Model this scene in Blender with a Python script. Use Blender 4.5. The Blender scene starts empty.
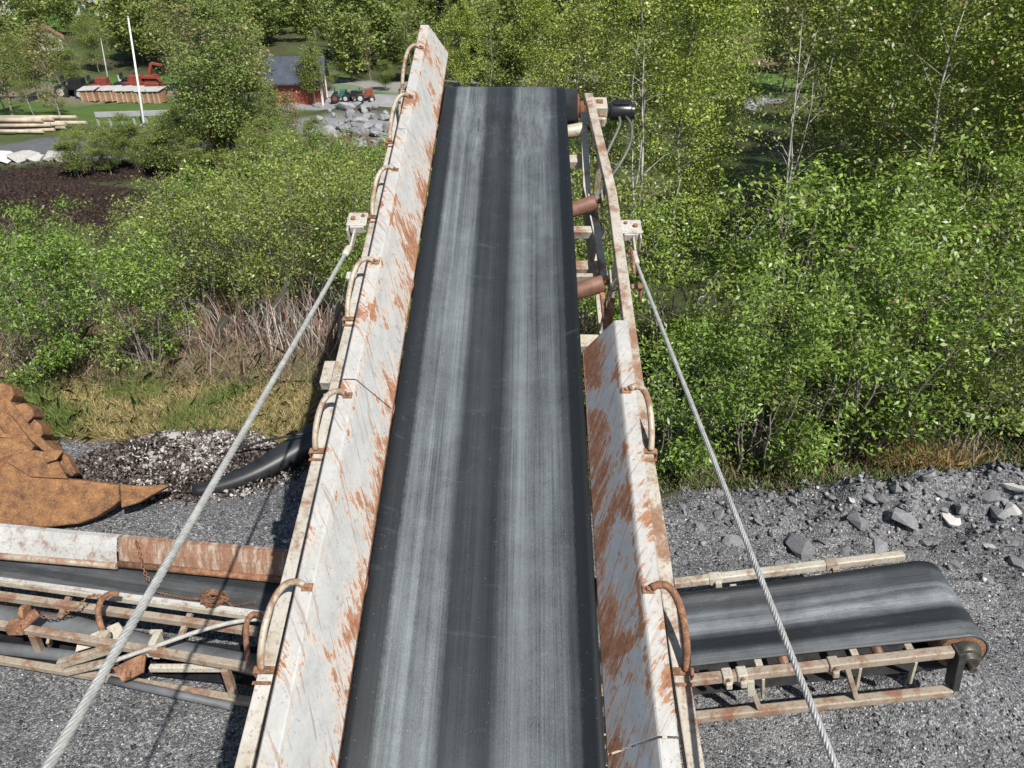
import bpy, math, random
import numpy as np
from mathutils import Vector, Matrix
R = math.radians
scene = bpy.context.scene
col = scene.collection

# ------------------------------------------------------------------ camera, sky, sun, exposure
F_PX, PITCH, CAM_H = 740.0, R(31.5), 5.0
cd = bpy.data.cameras.new('camera'); cam = bpy.data.objects.new('camera', cd); col.objects.link(cam)
cam.location = (0, 0, CAM_H); cam.rotation_euler = (R(90) - PITCH, 0, 0)
cd.sensor_width = 36; cd.lens = 36 * F_PX / 1024; cd.clip_start = 0.05; cd.clip_end = 4000
scene.camera = cam
SUN = Vector((0.45, -0.68, 1.0)).normalized()
world = bpy.data.worlds.new('World'); scene.world = world; world.use_nodes = True
wn = world.node_tree.nodes; wl = world.node_tree.links
bgn = wn['Background']; sky = wn.new('ShaderNodeTexSky'); sky.sky_type = 'NISHITA'; sky.sun_disc = False
sky.sun_elevation = math.asin(SUN.z); sky.sun_rotation = math.atan2(SUN.x, SUN.y)
wl.new(sky.outputs[0], bgn.inputs[0]); bgn.inputs[1].default_value = 0.075
sd = bpy.data.lights.new('sun', 'SUN'); sd.energy = 4.9; sd.angle = R(0.5); sd.color = (1.0, 0.955, 0.89)
sun = bpy.data.objects.new('sun', sd); col.objects.link(sun)
sun.rotation_euler = (-SUN).to_track_quat('-Z', 'Y').to_euler(); sun.location = (10, -14, 24)
vs = scene.view_settings; vs.view_transform = 'Standard'; vs.look = 'None'; vs.gamma = 1; vs.use_curve_mapping = False
vs.exposure = 0.40
scene.render.resolution_x = 1024; scene.render.resolution_y = 768

# ------------------------------------------------------------------ helpers
cP, sP = math.cos(PITCH), math.sin(PITCH)
def ray(px, py):
    a = (px - 512) / F_PX; b = -(py - 384) / F_PX
    return Vector((a, cP + b * sP, -sP + b * cP))
def at(px, py, z=0.0):                      # point at height z
    r = ray(px, py); return Vector((0, 0, CAM_H)) + r * ((z - CAM_H) / r.z)
def atd(px, py, d):                         # point at a distance along the view axis
    return Vector((0, 0, CAM_H)) + ray(px, py) * d
def atp(px, py, p0, n):                     # point on a plane
    r = ray(px, py); c = Vector((0, 0, CAM_H)); return c + r * ((p0 - c).dot(n) / r.dot(n))

def tag(o, label=None, cat=None, group=None, kind=None):
    if label: o['label'] = label
    if cat: o['category'] = cat
    if group: o['group'] = group
    if kind: o['kind'] = kind
    return o
def empty(name, loc=(0, 0, 0), rz=0, mat=None):
    o = bpy.data.objects.new(name, None); col.objects.link(o)
    if mat is not None: o.matrix_world = mat
    else: o.location = loc; o.rotation_euler = (0, 0, rz)
    o.empty_display_size = 0.2
    return o

class MB:
    """collects shapes and links them as one mesh object"""
    def __init__(s): s.v = []; s.f = []; s.sm = []
    def add(s, vs_, fs_, smooth=False):
        b = len(s.v); s.v += [tuple(v) for v in vs_]; s.f += [tuple(i + b for i in f) for f in fs_]; s.sm += [smooth] * len(fs_); return s
    def box(s, c, size, M=None):
        x, y, z = [k / 2 for k in size]; c = Vector(c)
        vv = [Vector((i * x, j * y, k * z)) for k in (-1, 1) for j in (-1, 1) for i in (-1, 1)]
        if M is not None: vv = [M @ v for v in vv]
        return s.add([v + c for v in vv], [(0, 2, 3, 1), (4, 5, 7, 6), (0, 1, 5, 4), (2, 6, 7, 3), (0, 4, 6, 2), (1, 3, 7, 5)])
    def bar(s, p, q, w, h, up=(0, 0, 1)):    # rectangular bar p->q ; w across, h along up
        p, q = Vector(p), Vector(q); d = (q - p).normalized(); up = Vector(up)
        r = d.cross(up)
        if r.length < 1e-4: r = d.cross(Vector((1, 0, 0)))
        r.normalize(); u = r.cross(d)
        vv = []
        for e in (p, q):
            for a, b in ((-1, -1), (1, -1), (1, 1), (-1, 1)): vv.append(e + r * (a * w / 2) + u * (b * h / 2))
        return s.add(vv, [(0, 3, 2, 1), (4, 5, 6, 7), (0, 1, 5, 4), (1, 2, 6, 5), (2, 3, 7, 6), (3, 0, 4, 7)])
    def tube(s, pts, r, n=10, cap=True):
        pts = [Vector(p) for p in pts]; m = len(pts); rr = r if hasattr(r, '__len__') else [r] * m
        t0 = (pts[1] - pts[0]).normalized(); a = t0.orthogonal().normalized(); vv = []
        for i in range(m):
            t = (pts[min(i + 1, m - 1)] - pts[max(i - 1, 0)])
            t = t.normalized() if t.length > 1e-9 else t0
            a = (a - t * a.dot(t)); a = a.normalized() if a.length > 1e-6 else t.orthogonal().normalized()
            b = t.cross(a)
            for k in range(n):
                th = 2 * math.pi * k / n; vv.append(pts[i] + (a * math.cos(th) + b * math.sin(th)) * rr[i])
        ff = [(i * n + k, i * n + (k + 1) % n, (i + 1) * n + (k + 1) % n, (i + 1) * n + k) for i in range(m - 1) for k in range(n)]
        s.add(vv, ff, True)
        if cap:
            b = len(s.v) - m * n
            s.f += [tuple(b + k for k in reversed(range(n))), tuple(b + (m - 1) * n + k for k in range(n))]; s.sm += [False, False]
        return s
    def poly(s, pts, off):                   # polygon extruded by vector off
        pts = [Vector(p) for p in pts]; off = Vector(off); n = len(pts)
        return s.add(pts + [p + off for p in pts], [tuple(range(n)), tuple(reversed(range(n, 2 * n)))] + [(i, i + n, (i + 1) % n + n, (i + 1) % n) for i in range(n)])
    def build(s, name, mat, parent=None, bevel=0, seg=2, fix=True):
        me = bpy.data.meshes.new(name); me.from_pydata(s.v, [], s.f)
        me.polygons.foreach_set('use_smooth', s.sm); me.materials.append(mat)
        if fix:
            import bmesh
            bm = bmesh.new(); bm.from_mesh(me); bmesh.ops.recalc_face_normals(bm, faces=bm.faces); bm.to_mesh(me); bm.free()
        o = bpy.data.objects.new(name, me); col.objects.link(o)
        if parent is not None: o.parent = parent
        if bevel:
            b = o.modifiers.new('bevel', 'BEVEL'); b.width = bevel; b.segments = seg; b.limit_method = 'ANGLE'; b.angle_limit = R(35)
        return o

def fast_mesh(name, V, F, mat, colors=None, smooth=False, parent=None):
    """V (n,3), F (m,k) numpy"""
    me = bpy.data.meshes.new(name); k = F.shape[1]
    me.vertices.add(len(V)); me.vertices.foreach_set('co', V.astype(np.float32).ravel())
    me.loops.add(F.size); me.loops.foreach_set('vertex_index', F.astype(np.int32).ravel())
    me.polygons.add(len(F)); me.polygons.foreach_set('loop_start', np.arange(0, F.size, k, dtype=np.int32))
    me.polygons.foreach_set('loop_total', np.full(len(F), k, dtype=np.int32))
    if smooth: me.polygons.foreach_set('use_smooth', np.ones(len(F), dtype=bool))
    me.update(calc_edges=True)
    if colors is not None:
        ca = me.color_attributes.new('tint', 'FLOAT_COLOR', 'POINT'); ca.data.foreach_set('color', colors.astype(np.float32).ravel())
    me.materials.append(mat)
    o = bpy.data.objects.new(name, me); col.objects.link(o)
    if parent is not None: o.parent = parent
    return o

# numpy value noise
_T = np.random.RandomState(5).rand(256, 256)
def vn(x, y):
    xi = np.floor(x).astype(int); yi = np.floor(y).astype(int); fx = x - xi; fy = y - yi
    fx = fx * fx * (3 - 2 * fx); fy = fy * fy * (3 - 2 * fy)
    a = _T[xi % 256, yi % 256]; b = _T[(xi + 1) % 256, yi % 256]; c = _T[xi % 256, (yi + 1) % 256]; d = _T[(xi + 1) % 256, (yi + 1) % 256]
    return (a * (1 - fx) + b * fx) * (1 - fy) + (c * (1 - fx) + d * fx) * fy
def fbm(x, y, o=4):
    t = 0; a = .5; s = 0
    for i in range(o): t = t + a * vn(x * 2 ** i + 17 * i, y * 2 ** i + 9 * i); s += a; a *= .5
    return t / s

# ------------------------------------------------------------------ materials
def newmat(name):
    m = bpy.data.materials.new(name); m.use_nodes = True; nt = m.node_tree
    b = nt.nodes['Principled BSDF']; return m, nt, b
def N(nt, t, **kw):
    n = nt.nodes.new(t)
    for k, v in kw.items(): setattr(n, k, v)
    return n
def setin(nt, sock, v):
    if hasattr(v, 'is_output') or isinstance(v, bpy.types.NodeSocket): nt.links.new(v, sock)
    else: sock.default_value = v
def c4(c): return (c[0], c[1], c[2], 1)
def coords(nt, scale=(1, 1, 1), rot=(0, 0, 0), src='Object', loc=(0, 0, 0)):
    tc = N(nt, 'ShaderNodeTexCoord'); mp = N(nt, 'ShaderNodeMapping'); nt.links.new(tc.outputs[src], mp.inputs[0])
    mp.inputs['Scale'].default_value = scale; mp.inputs['Rotation'].default_value = rot; mp.inputs['Location'].default_value = loc
    return mp.outputs[0]
def noise(nt, co, scale, detail=5, rough=.6, dist=0):
    n = N(nt, 'ShaderNodeTexNoise'); setin(nt, n.inputs['Vector'], co); n.inputs['Scale'].default_value = scale
    n.inputs['Detail'].default_value = detail; n.inputs['Roughness'].default_value = rough; n.inputs['Distortion'].default_value = dist
    return n.outputs[0]
def voro(nt, co, scale, feature='F1', out='Distance'):
    n = N(nt, 'ShaderNodeTexVoronoi'); n.feature = feature; setin(nt, n.inputs['Vector'], co); n.inputs['Scale'].default_value = scale
    return n.outputs[out]
def ramp(nt, fac, stops, interp='LINEAR'):
    n = N(nt, 'ShaderNodeValToRGB'); nt.links.new(fac, n.inputs[0]); e = n.color_ramp.elements; n.color_ramp.interpolation = interp
    while len(e) < len(stops): e.new(.5)
    for el, (p, c) in zip(e, stops):
        el.position = p; el.color = c4(c) if hasattr(c, '__len__') else (c, c, c, 1)
    return n.outputs[0]
def mix(nt, fac, a, b, mode='MIX'):
    n = N(nt, 'ShaderNodeMix'); n.data_type = 'RGBA'; n.blend_type = mode
    setin(nt, n.inputs[0], fac)
    for s, v in ((n.inputs[6], a), (n.inputs[7], b)): setin(nt, s, c4(v) if isinstance(v, tuple) and len(v) == 3 else v)
    return n.outputs[2]
def mth(nt, op, a, b=0.0, clamp=False):
    n = N(nt, 'ShaderNodeMath', operation=op); n.use_clamp = clamp; setin(nt, n.inputs[0], a); setin(nt, n.inputs[1], b); return n.outputs[0]
def bump(nt, b, h, strength=.4, dist=.01):
    n = N(nt, 'ShaderNodeBump'); n.inputs['Strength'].default_value = strength; n.inputs['Distance'].default_value = dist
    nt.links.new(h, n.inputs['Height']); nt.links.new(n.outputs[0], b.inputs['Normal'])

RUST_STOPS = [(0, (.06, .030, .020)), (.45, (.185, .085, .045)), (.75, (.30, .155, .085)), (1, (.42, .28, .18))]
def paint_rust(name, base=(.72, .72, .70), rust=.45, dirt=.3, scale=6, dirtcol=(.30, .25, .17), stretch=(1, 1, 1)):
    """old paint with rust blotches; rust 0..1"""
    m, nt, b = newmat(name)
    co = coords(nt, stretch); big = noise(nt, co, scale, 8, .68, .3); fine = noise(nt, coords(nt), scale * 7, 6, .7)
    rc = ramp(nt, fine, RUST_STOPS)
    mask = mth(nt, 'ADD', mth(nt, 'MULTIPLY', big, .75), mth(nt, 'MULTIPLY', fine, .25))
    mask = mth(nt, 'MULTIPLY', ramp(nt, mask, [(.60 - .28 * rust, 0), (.69 - .28 * rust, 1)]), .88)
    dn = ramp(nt, noise(nt, co, scale * .5, 6, .7), [(.45 - dirt * .3, 0), (.8 - dirt * .2, 1)])
    pc = mix(nt, mth(nt, 'MULTIPLY', dn, .85), base, dirtcol)
    spk = ramp(nt, noise(nt, coords(nt), 48, 6, .8), [(.55, 0), (.61, 1)])
    pc = mix(nt, mth(nt, 'MULTIPLY', spk, .75), pc, (.17, .13, .10))
    nt.links.new(mix(nt, mask, pc, rc), b.inputs['Base Color'])
    nt.links.new(mix(nt, mask, (.45, .45, .45), (.9, .9, .9)), b.inputs['Roughness'])
    bump(nt, b, mth(nt, 'ADD', fine, mask), .35, .003)
    return m
def rusty(name, cols=RUST_STOPS, scale=14, metallic=0.0, rough=.85):
    m, nt, b = newmat(name)
    n1 = noise(nt, coords(nt), scale, 8, .7, .4)
    nt.links.new(ramp(nt, n1, [(p * .5 + .25, c) for p, c in cols]), b.inputs['Base Color']); b.inputs['Roughness'].default_value = rough
    b.inputs['Metallic'].default_value = metallic
    bump(nt, b, noise(nt, coords(nt), scale * 5, 5, .7), .4, .003); return m
def plain(name, c, rough=.6, var=.25, scale=5, metallic=0, bmp=.2):
    m, nt, b = newmat(name); n1 = noise(nt, coords(nt), scale, 6, .65)
    lo = tuple(k * (1 - var) for k in c); hi = tuple(min(1, k * (1 + var)) for k in c)
    nt.links.new(ramp(nt, n1, [(.3, lo), (.7, hi)]), b.inputs['Base Color']); b.inputs['Roughness'].default_value = rough; b.inputs['Metallic'].default_value = metallic
    if bmp: bump(nt, b, noise(nt, coords(nt), scale * 6, 4, .6), bmp, .004)
    return m

def panel_mat(name, base, rust, grime=.3, shade=(.60, .48, .36), low=1.0):
    """skirt panel: UV x = metres from the lower edge, UV y = metres along; spilled stone leaves slanting rust scratches"""
    m, nt, b = newmat(name)
    uvn = N(nt, 'ShaderNodeTexCoord').outputs['UV']; sep = N(nt, 'ShaderNodeSeparateXYZ'); nt.links.new(uvn, sep.inputs[0]); D = sep.outputs[0]
    def slant(ang, sa, sb):
        r_ = N(nt, 'ShaderNodeMapping'); nt.links.new(uvn, r_.inputs[0]); r_.inputs['Rotation'].default_value = (0, 0, R(ang))
        s_ = N(nt, 'ShaderNodeMapping'); nt.links.new(r_.outputs[0], s_.inputs[0]); s_.inputs['Scale'].default_value = (sa, sb, 1); return s_.outputs[0]
    st = noise(nt, slant(-52, 2.6, 17), 1.7, 12, .76, .55); st2 = noise(nt, slant(-46, 5, 60), 1.3, 7, .7, .2); st3 = noise(nt, slant(-58, 2.2, 46), 1.1, 5, .62)
    blot = noise(nt, coords(nt, (1, 1, 1), src='UV'), 2.6, 6, .62, .3); fine = noise(nt, coords(nt), 38, 7, .72)
    edge = ramp(nt, D, [(0, 1.0), (.014, .78), (.05, low * .60), (.12, low * .35), (.20, .0), (.250, .15), (.268, .72), (.285, .10), (.32, .18), (.342, .42)])
    def cen(x, k): return mth(nt, 'MULTIPLY', mth(nt, 'SUBTRACT', x, .5), k)
    s = mth(nt, 'ADD', cen(st, 1.6), cen(st2, .75)); s = mth(nt, 'ADD', s, cen(blot, 2.1)); s = mth(nt, 'ADD', s, cen(fine, .6))
    s = mth(nt, 'ADD', mth(nt, 'ADD', s, mth(nt, 'MULTIPLY', edge, .34)), .3)
    t = .3 + .58 - .62 * rust
    mask = ramp(nt, s, [(t, 0), (t + .09, 1)])
    rc = ramp(nt, mth(nt, 'ADD', mth(nt, 'MULTIPLY', fine, .5), mth(nt, 'MULTIPLY', st2, .5)), [(.36, (.07, .028, .017)), (.46, (.19, .070, .030)), (.55, (.31, .13, .055)), (.68, (.44, .26, .14))])
    wash = ramp(nt, s, [(t - .16, 0), (t + .02, 1)])
    dirt = ramp(nt, noise(nt, coords(nt, (2, 1.2, 1), src='UV'), 5, 9, .75), [(.42, 0), (.75, 1)])
    base = mix(nt, ramp(nt, D, [(.245, 0), (.262, 1)]), base, (.44, .44, .42))
    pc = mix(nt, mth(nt, 'MULTIPLY', dirt, grime), base, (.25, .245, .23))
    pc = mix(nt, mth(nt, 'MULTIPLY', wash, .5), pc, shade)
    scr = ramp(nt, st3, [(.575, 0), (.61, 1)])
    pc = mix(nt, mth(nt, 'MULTIPLY', scr, .6), pc, (.25, .17, .12))
    chip = ramp(nt, noise(nt, coords(nt), 24, 6, .8), [(.60, 0), (.63, 1)])
    pc = mix(nt, mth(nt, 'MULTIPLY', chip, .7), pc, (.17, .12, .10))
    spk = ramp(nt, noise(nt, coords(nt), 60, 3, .7), [(.62, 0), (.68, 1)])
    pc = mix(nt, mth(nt, 'MULTIPLY', spk, .55), pc, (.28, .20, .15))
    nt.links.new(mix(nt, mth(nt, 'MULTIPLY', mask, .92), pc, rc), b.inputs['Base Color'])
    nt.links.new(mix(nt, mask, (.45, .45, .45), (.88, .88, .88)), b.inputs['Roughness'])
    bump(nt, b, mth(nt, 'ADD', st2, mask), .25, .003)
    return m

def belt_mat(name, stops, axis=0, xr=(-.5, .5), dust=(.185, .210, .222), dark=(.011, .013, .014)):
    """rubber with lengthwise dust bands; stops along the belt's width: (pos 0..1, dust 0..1)"""
    m, nt, b = newmat(name)
    tc = N(nt, 'ShaderNodeTexCoord'); sep = N(nt, 'ShaderNodeSeparateXYZ'); nt.links.new(tc.outputs['Object'], sep.inputs[0])
    x = sep.outputs[axis]
    sc = (1, .06, 1) if axis == 0 else (.06, 1, 1)
    wob = noise(nt, coords(nt, sc), 3, 3, .5)
    mr = N(nt, 'ShaderNodeMapRange'); nt.links.new(mth(nt, 'ADD', x, mth(nt, 'ADD', mth(nt, 'MULTIPLY', mth(nt, 'SUBTRACT', wob, .5), .05), mth(nt, 'MULTIPLY', mth(nt, 'SUBTRACT', noise(nt, coords(nt, (1, .5, 1) if axis == 0 else (.5, 1, 1)), 70, 6, .85), .5), .045))), mr.inputs[0])
    mr.inputs[1].default_value = xr[0]; mr.inputs[2].default_value = xr[1]
    band = ramp(nt, mr.outputs[0], stops)
    s2 = (110, .55, 110) if axis == 0 else (.55, 110, 110)
    s3 = (18, .35, 18) if axis == 0 else (.35, 18, 18)
    fine = noise(nt, coords(nt, s2), 1, 6, .7); mid = noise(nt, coords(nt, s3), 1, 5, .65)
    blot = noise(nt, coords(nt, (1, 1, 1)), 5, 8, .72); grit = noise(nt, coords(nt), 160, 3, .7)
    k = mth(nt, 'ADD', mth(nt, 'MULTIPLY', fine, 1.1), mth(nt, 'MULTIPLY', mid, 1.0)); k = mth(nt, 'ADD', k, mth(nt, 'MULTIPLY', blot, .75))
    k = mth(nt, 'ADD', mth(nt, 'SUBTRACT', mth(nt, 'MULTIPLY', k, 1.35), 1.20), mth(nt, 'MULTIPLY', mth(nt, 'SUBTRACT', grit, .5), 1.1))
    big = ramp(nt, noise(nt, coords(nt, (1, .45, 1)), 1.7, 4, .6), [(.3, .62), (.7, 1.15)])
    k = mth(nt, 'MULTIPLY', k, big)
    smr = ramp(nt, noise(nt, coords(nt, (.8, 3, 1)), 4, 6, .7, .5), [(.60, 0), (.72, .22)])
    fac = mth(nt, 'ADD', mth(nt, 'MULTIPLY', band, k, True), mth(nt, 'MULTIPLY', smr, blot), True)
    cc = mix(nt, fac, dark, dust)
    sp = ramp(nt, voro(nt, coords(nt, (1, 1, 1)), 26), [(.05, 1), (.075, 0)])
    sp = mth(nt, 'MULTIPLY', sp, ramp(nt, noise(nt, coords(nt), 9, 2, .5), [(.62, 0), (.66, 1)]))
    cc = mix(nt, mth(nt, 'MULTIPLY', sp, .5), cc, (.34, .34, .32))
    gr_ = ramp(nt, voro(nt, coords(nt), 75), [(.10, 1), (.16, 0)]); gr_ = mth(nt, 'MULTIPLY', gr_, ramp(nt, noise(nt, coords(nt), 30, 3, .7), [(.56, 0), (.62, 1)]))
    cc = mix(nt, mth(nt, 'MULTIPLY', gr_, .45), cc, (.40, .41, .40))
    nt.links.new(cc, b.inputs['Base Color'])
    nt.links.new(ramp(nt, fac, [(0, .38), (.6, .7)]), b.inputs['Roughness'])
    b.inputs['Specular IOR Level'].default_value = .4
    bump(nt, b, mth(nt, 'ADD', fine, mth(nt, 'MULTIPLY', grit, .6)), .25, .002)
    return m

def leaf_mat(name, c1, c2, trans=.35, gloss=.35):
    m, nt, b = newmat(name); out = nt.nodes['Material Output']
    at_ = N(nt, 'ShaderNodeAttribute'); at_.attribute_name = 'tint'
    sep = N(nt, 'ShaderNodeSeparateColor'); nt.links.new(at_.outputs['Color'], sep.inputs[0])
    oi = N(nt, 'ShaderNodeObjectInfo')
    c = mix(nt, sep.outputs[0], c1, c2)
    c = mix(nt, mth(nt, 'MULTIPLY', oi.outputs['Random'], .35), c, tuple(k * q for k, q in zip(c2, (1.35, 1.05, 1.0))))
    hs = N(nt, 'ShaderNodeHueSaturation'); nt.links.new(c, hs.inputs['Color'])
    nt.links.new(mth(nt, 'ADD', mth(nt, 'MULTIPLY', sep.outputs[1], .7), .65), hs.inputs['Value'])
    c = mix(nt, mth(nt, 'MULTIPLY', sep.outputs[2], 1.0), hs.outputs[0], (.20, .13, .06))
    nt.links.new(c, b.inputs['Base Color']); b.inputs['Roughness'].default_value = .42
    b.inputs['Specular IOR Level'].default_value = gloss
    tr = N(nt, 'ShaderNodeBsdfTranslucent'); nt.links.new(mix(nt, .5, c, (.30, .38, .03)), tr.inputs[0])
    ms = N(nt, 'ShaderNodeMixShader'); ms.inputs[0].default_value = trans
    nt.links.new(b.outputs[0], ms.inputs[1]); nt.links.new(tr.outputs[0], ms.inputs[2]); nt.links.new(ms.outputs[0], out.inputs[0])
    return m

M = {}
M['panel'] = panel_mat('white_panel_paint', (.405, .415, .405), .57, .7)
M['panel_worn_shaded'] = panel_mat('worn_shaded_panel_paint', (.33, .36, .39), .60, .8, (.42, .34, .26), 1.5)  # grey-blue base paints in the shade of this face; rust and wear on top
M['rail'] = paint_rust('cream_rail_paint', (.54, .54, .51), .22, .5, 7)
M['rail_rusty'] = paint_rust('rusty_rail_paint', (.50, .48, .43), .40, .7, 7)
M['cream'] = paint_rust('cream_frame_paint', (.55, .53, .45), .25, .5, 5)
M['tan'] = paint_rust('tan_dirty_steel', (.37, .32, .25), .40, .8, 6, (.30, .25, .19))
M['rust'] = rusty('brown_rust')
M['rust_dark'] = rusty('dark_rust', [(0, (.05, .02, .012)), (.5, (.16, .065, .03)), (1, (.30, .15, .08))])
M['rust_orange'] = rusty('orange_rust', [(0, (.05, .025, .016)), (.3, (.12, .055, .024)), (.55, (.21, .10, .038)), (.8, (.28, .14, .05)), (1, (.36, .23, .12))], 9)
def scuff(m, s=(1, 1, 6), col=(.11, .055, .03), k=.7):
    nt = m.node_tree; b = nt.nodes['Principled BSDF']; src = b.inputs['Base Color'].links[0].from_socket
    n1 = ramp(nt, noise(nt, coords(nt, s, (.3, .2, .5)), 9, 8, .78, .6), [(.52, 0), (.62, 1)]); n2 = ramp(nt, noise(nt, coords(nt), 70, 4, .8), [(.56, 0), (.62, 1)])
    c = mix(nt, mth(nt, 'MULTIPLY', n1, k), src, col); c = mix(nt, mth(nt, 'MULTIPLY', n2, .5), c, (.48, .34, .20)); nt.links.new(c, b.inputs['Base Color'])
scuff(M['rust_orange']); scuff(M['rust'], (1, 1, 1), (.06, .03, .02), .6)
M['strut'] = paint_rust('strut_paint', (.46, .41, .33), .40, .6, 11)
M['roller'] = rusty('roller_rust', [(0, (.07, .04, .03)), (.5, (.19, .095, .065)), (1, (.30, .18, .14))], 9, .2, .6)
M['dark'] = plain('dark_steel', (.035, .035, .036), .5, .5, 12)
M['black_paint'] = plain('black_gloss_paint', (.018, .019, .022), .3, .4, 10)
M['grease'] = plain('greasy_hub', (.045, .04, .03), .4, .6, 14)
M['hose'] = plain('hose_rubber', (.10, .105, .09), .5, .3, 10)
M['steel'] = plain('galvanised_wire', (.46, .46, .43), .42, .25, 30, .35)
M['grey_rope'] = plain('old_grey_rope', (.36, .35, .32), .7, .3, 30)
M['rubber'] = plain('old_rubber', (.022, .024, .026), .45, .5, 6)
M['belt'] = belt_mat('conveyor_belt_rubber', [(0, 0), (.05, .06), (.098, .08), (.125, .75), (.165, .70), (.205, 1), (.222, .58), (.25, .62), (.30, .95), (.325, .66), (.365, .14), (.45, .20), (.52, .10), (.555, .10), (.615, .62), (.66, .80), (.72, .66), (.79, .90), (.86, .72), (.89, .30), (.915, .28), (.93, .03), (1, .0)])
M['belt_side'] = belt_mat('side_belt_rubber', [(0, .42), (.12, .5), (.18, .12), (.34, .08), (.42, .7), (.50, 1), (.66, .95), (.72, .35), (.84, .30), (.92, .06), (1, .05)], 1, (.14, .82), (.22, .24, .255))
M['belt_left'] = belt_mat('left_belt_rubber', [(0, .75), (.2, .7), (.3, .35), (.45, .3), (.5, .45), (.66, .35), (.74, .12), (1, .1)], 1, (.33, .78), (.24, .25, .26))

# ground
def ground_mat():
    m, nt, b = newmat('ground_surface')
    a = N(nt, 'ShaderNodeAttribute'); a.attribute_name = 'tint'
    al = a.outputs['Alpha']
    co = coords(nt)
    v1 = N(nt, 'ShaderNodeTexVoronoi'); nt.links.new(co, v1.inputs[0]); v1.inputs['Scale'].default_value = 62
    v2 = N(nt, 'ShaderNodeTexVoronoi'); nt.links.new(co, v2.inputs[0]); v2.inputs['Scale'].default_value = 130
    s1 = N(nt, 'ShaderNodeSeparateColor'); nt.links.new(v1.outputs['Color'], s1.inputs[0])
    s2 = N(nt, 'ShaderNodeSeparateColor'); nt.links.new(v2.outputs['Color'], s2.inputs[0])
    g = mth(nt, 'ADD', mth(nt, 'MULTIPLY', s1.outputs[0], .55), mth(nt, 'MULTIPLY', s2.outputs[0], .45))
    gc = ramp(nt, g, [(.1, (.045, .047, .052)), (.42, (.125, .128, .132)), (.70, (.245, .248, .255)), (.93, (.52, .52, .52))])
    lf = noise(nt, co, 1.1, 6, .65)
    gc = mix(nt, ramp(nt, noise(nt, co, .9, 7, .7, .6), [(.52, 0), (.66, .35)]), gc, (.34, .335, .32)); gc = mix(nt, ramp(nt, lf, [(.40, 0), (.62, .7)]), gc, mix(nt, .6, gc, (.06, .062, .066)))
    n1 = noise(nt, co, 2.5, 8, .72); n2 = noise(nt, co, 18, 6, .7)
    k = mth(nt, 'ADD', mth(nt, 'MULTIPLY', n1, .9), mth(nt, 'MULTIPLY', n2, .9))
    soil = mix(nt, 1.0, a.outputs['Color'], k, 'MULTIPLY')
    nt.links.new(mix(nt, al, soil, gc), b.inputs['Base Color']); b.inputs['Roughness'].default_value = .9
    b.inputs['Specular IOR Level'].default_value = .25
    h = mth(nt, 'ADD', mth(nt, 'MULTIPLY', v1.outputs['Distance'], -.6), mth(nt, 'ADD', mth(nt, 'MULTIPLY', v2.outputs['Distance'], -.3), mth(nt, 'MULTIPLY', n2, .4)))
    bump(nt, b, h, .9, .025)
    return m
M['ground'] = ground_mat()

def stone_mat(name, lo, hi, scale=8):
    m, nt, b = newmat(name); a = N(nt, 'ShaderNodeAttribute'); a.attribute_name = 'tint'
    n1 = noise(nt, coords(nt), scale, 7, .7)
    oi = N(nt, 'ShaderNodeObjectInfo'); c = ramp(nt, n1, [(.3, lo), (.7, hi)]); c = mix(nt, mth(nt, 'MULTIPLY', oi.outputs['Random'], .55), c, tuple(k * .45 for k in lo)); c = mix(nt, ramp(nt, noise(nt, coords(nt), scale * 9, 4, .8), [(.55, 0), (.63, .6)]), c, tuple(min(.6, k * 1.5) for k in hi)); nt.links.new(c, b.inputs['Base Color']); b.inputs['Roughness'].default_value = .85
    bump(nt, b, noise(nt, coords(nt), scale * 5, 6, .7), .5, .01); return m
M['rock'] = stone_mat('grey_rock', (.11, .113, .12), (.30, .305, .32))
M['rock_pale'] = stone_mat('pale_rock', (.42, .41, .38), (.68, .67, .64))
M['rock_light'] = stone_mat('quarry_rock', (.15, .155, .165), (.38, .38, .39), 2)
def vc_mat(name, rough=.85, spec=.25):
    m, nt, b = newmat(name); a = N(nt, 'ShaderNodeAttribute'); a.attribute_name = 'tint'
    nt.links.new(a.outputs['Color'], b.inputs['Base Color']); b.inputs['Roughness'].default_value = rough
    b.inputs['Specular IOR Level'].default_value = spec; return m
M['chips'] = vc_mat('loose_chips')
M['blades'] = vc_mat('grass_blades', .6)
def birch_bark():
    m, nt, b = newmat('birch_bark')
    n1 = noise(nt, coords(nt, (3, 3, 1)), 3.2, 7, .72)
    nt.links.new(ramp(nt, n1, [(.42, (.05, .045, .04)), (.50, (.34, .32, .29)), (.72, (.68, .67, .63))]), b.inputs['Base Color']); b.inputs['Roughness'].default_value = .75
    return m
M['birch'] = birch_bark()
M['bark'] = plain('brown_bark', (.15, .115, .085), .9, .45, 9)
M['bark_grey'] = plain('grey_bark', (.23, .20, .17), .9, .4, 9)
M['leaf_bush'] = leaf_mat('bush_leaves', (.060, .120, .018), (.235, .370, .065), .24, .5)
M['leaf_willow'] = leaf_mat('willow_leaves', (.085, .130, .026), (.265, .350, .075), .24, .45)
M['leaf_birch'] = leaf_mat('birch_leaves', (.100, .155, .024), (.315, .430, .080), .24, .45)
M['leaf_far'] = leaf_mat('far_tree_leaves', (.085, .130, .034), (.245, .325, .095), .24, .25)
M['leaf_brown'] = leaf_mat('budding_leaves', (.120, .125, .055), (.26, .265, .11), .24, .25)
M['leaf_dark'] = leaf_mat('spruce_needles', (.018, .036, .016), (.045, .075, .025), .12, .2)

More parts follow.
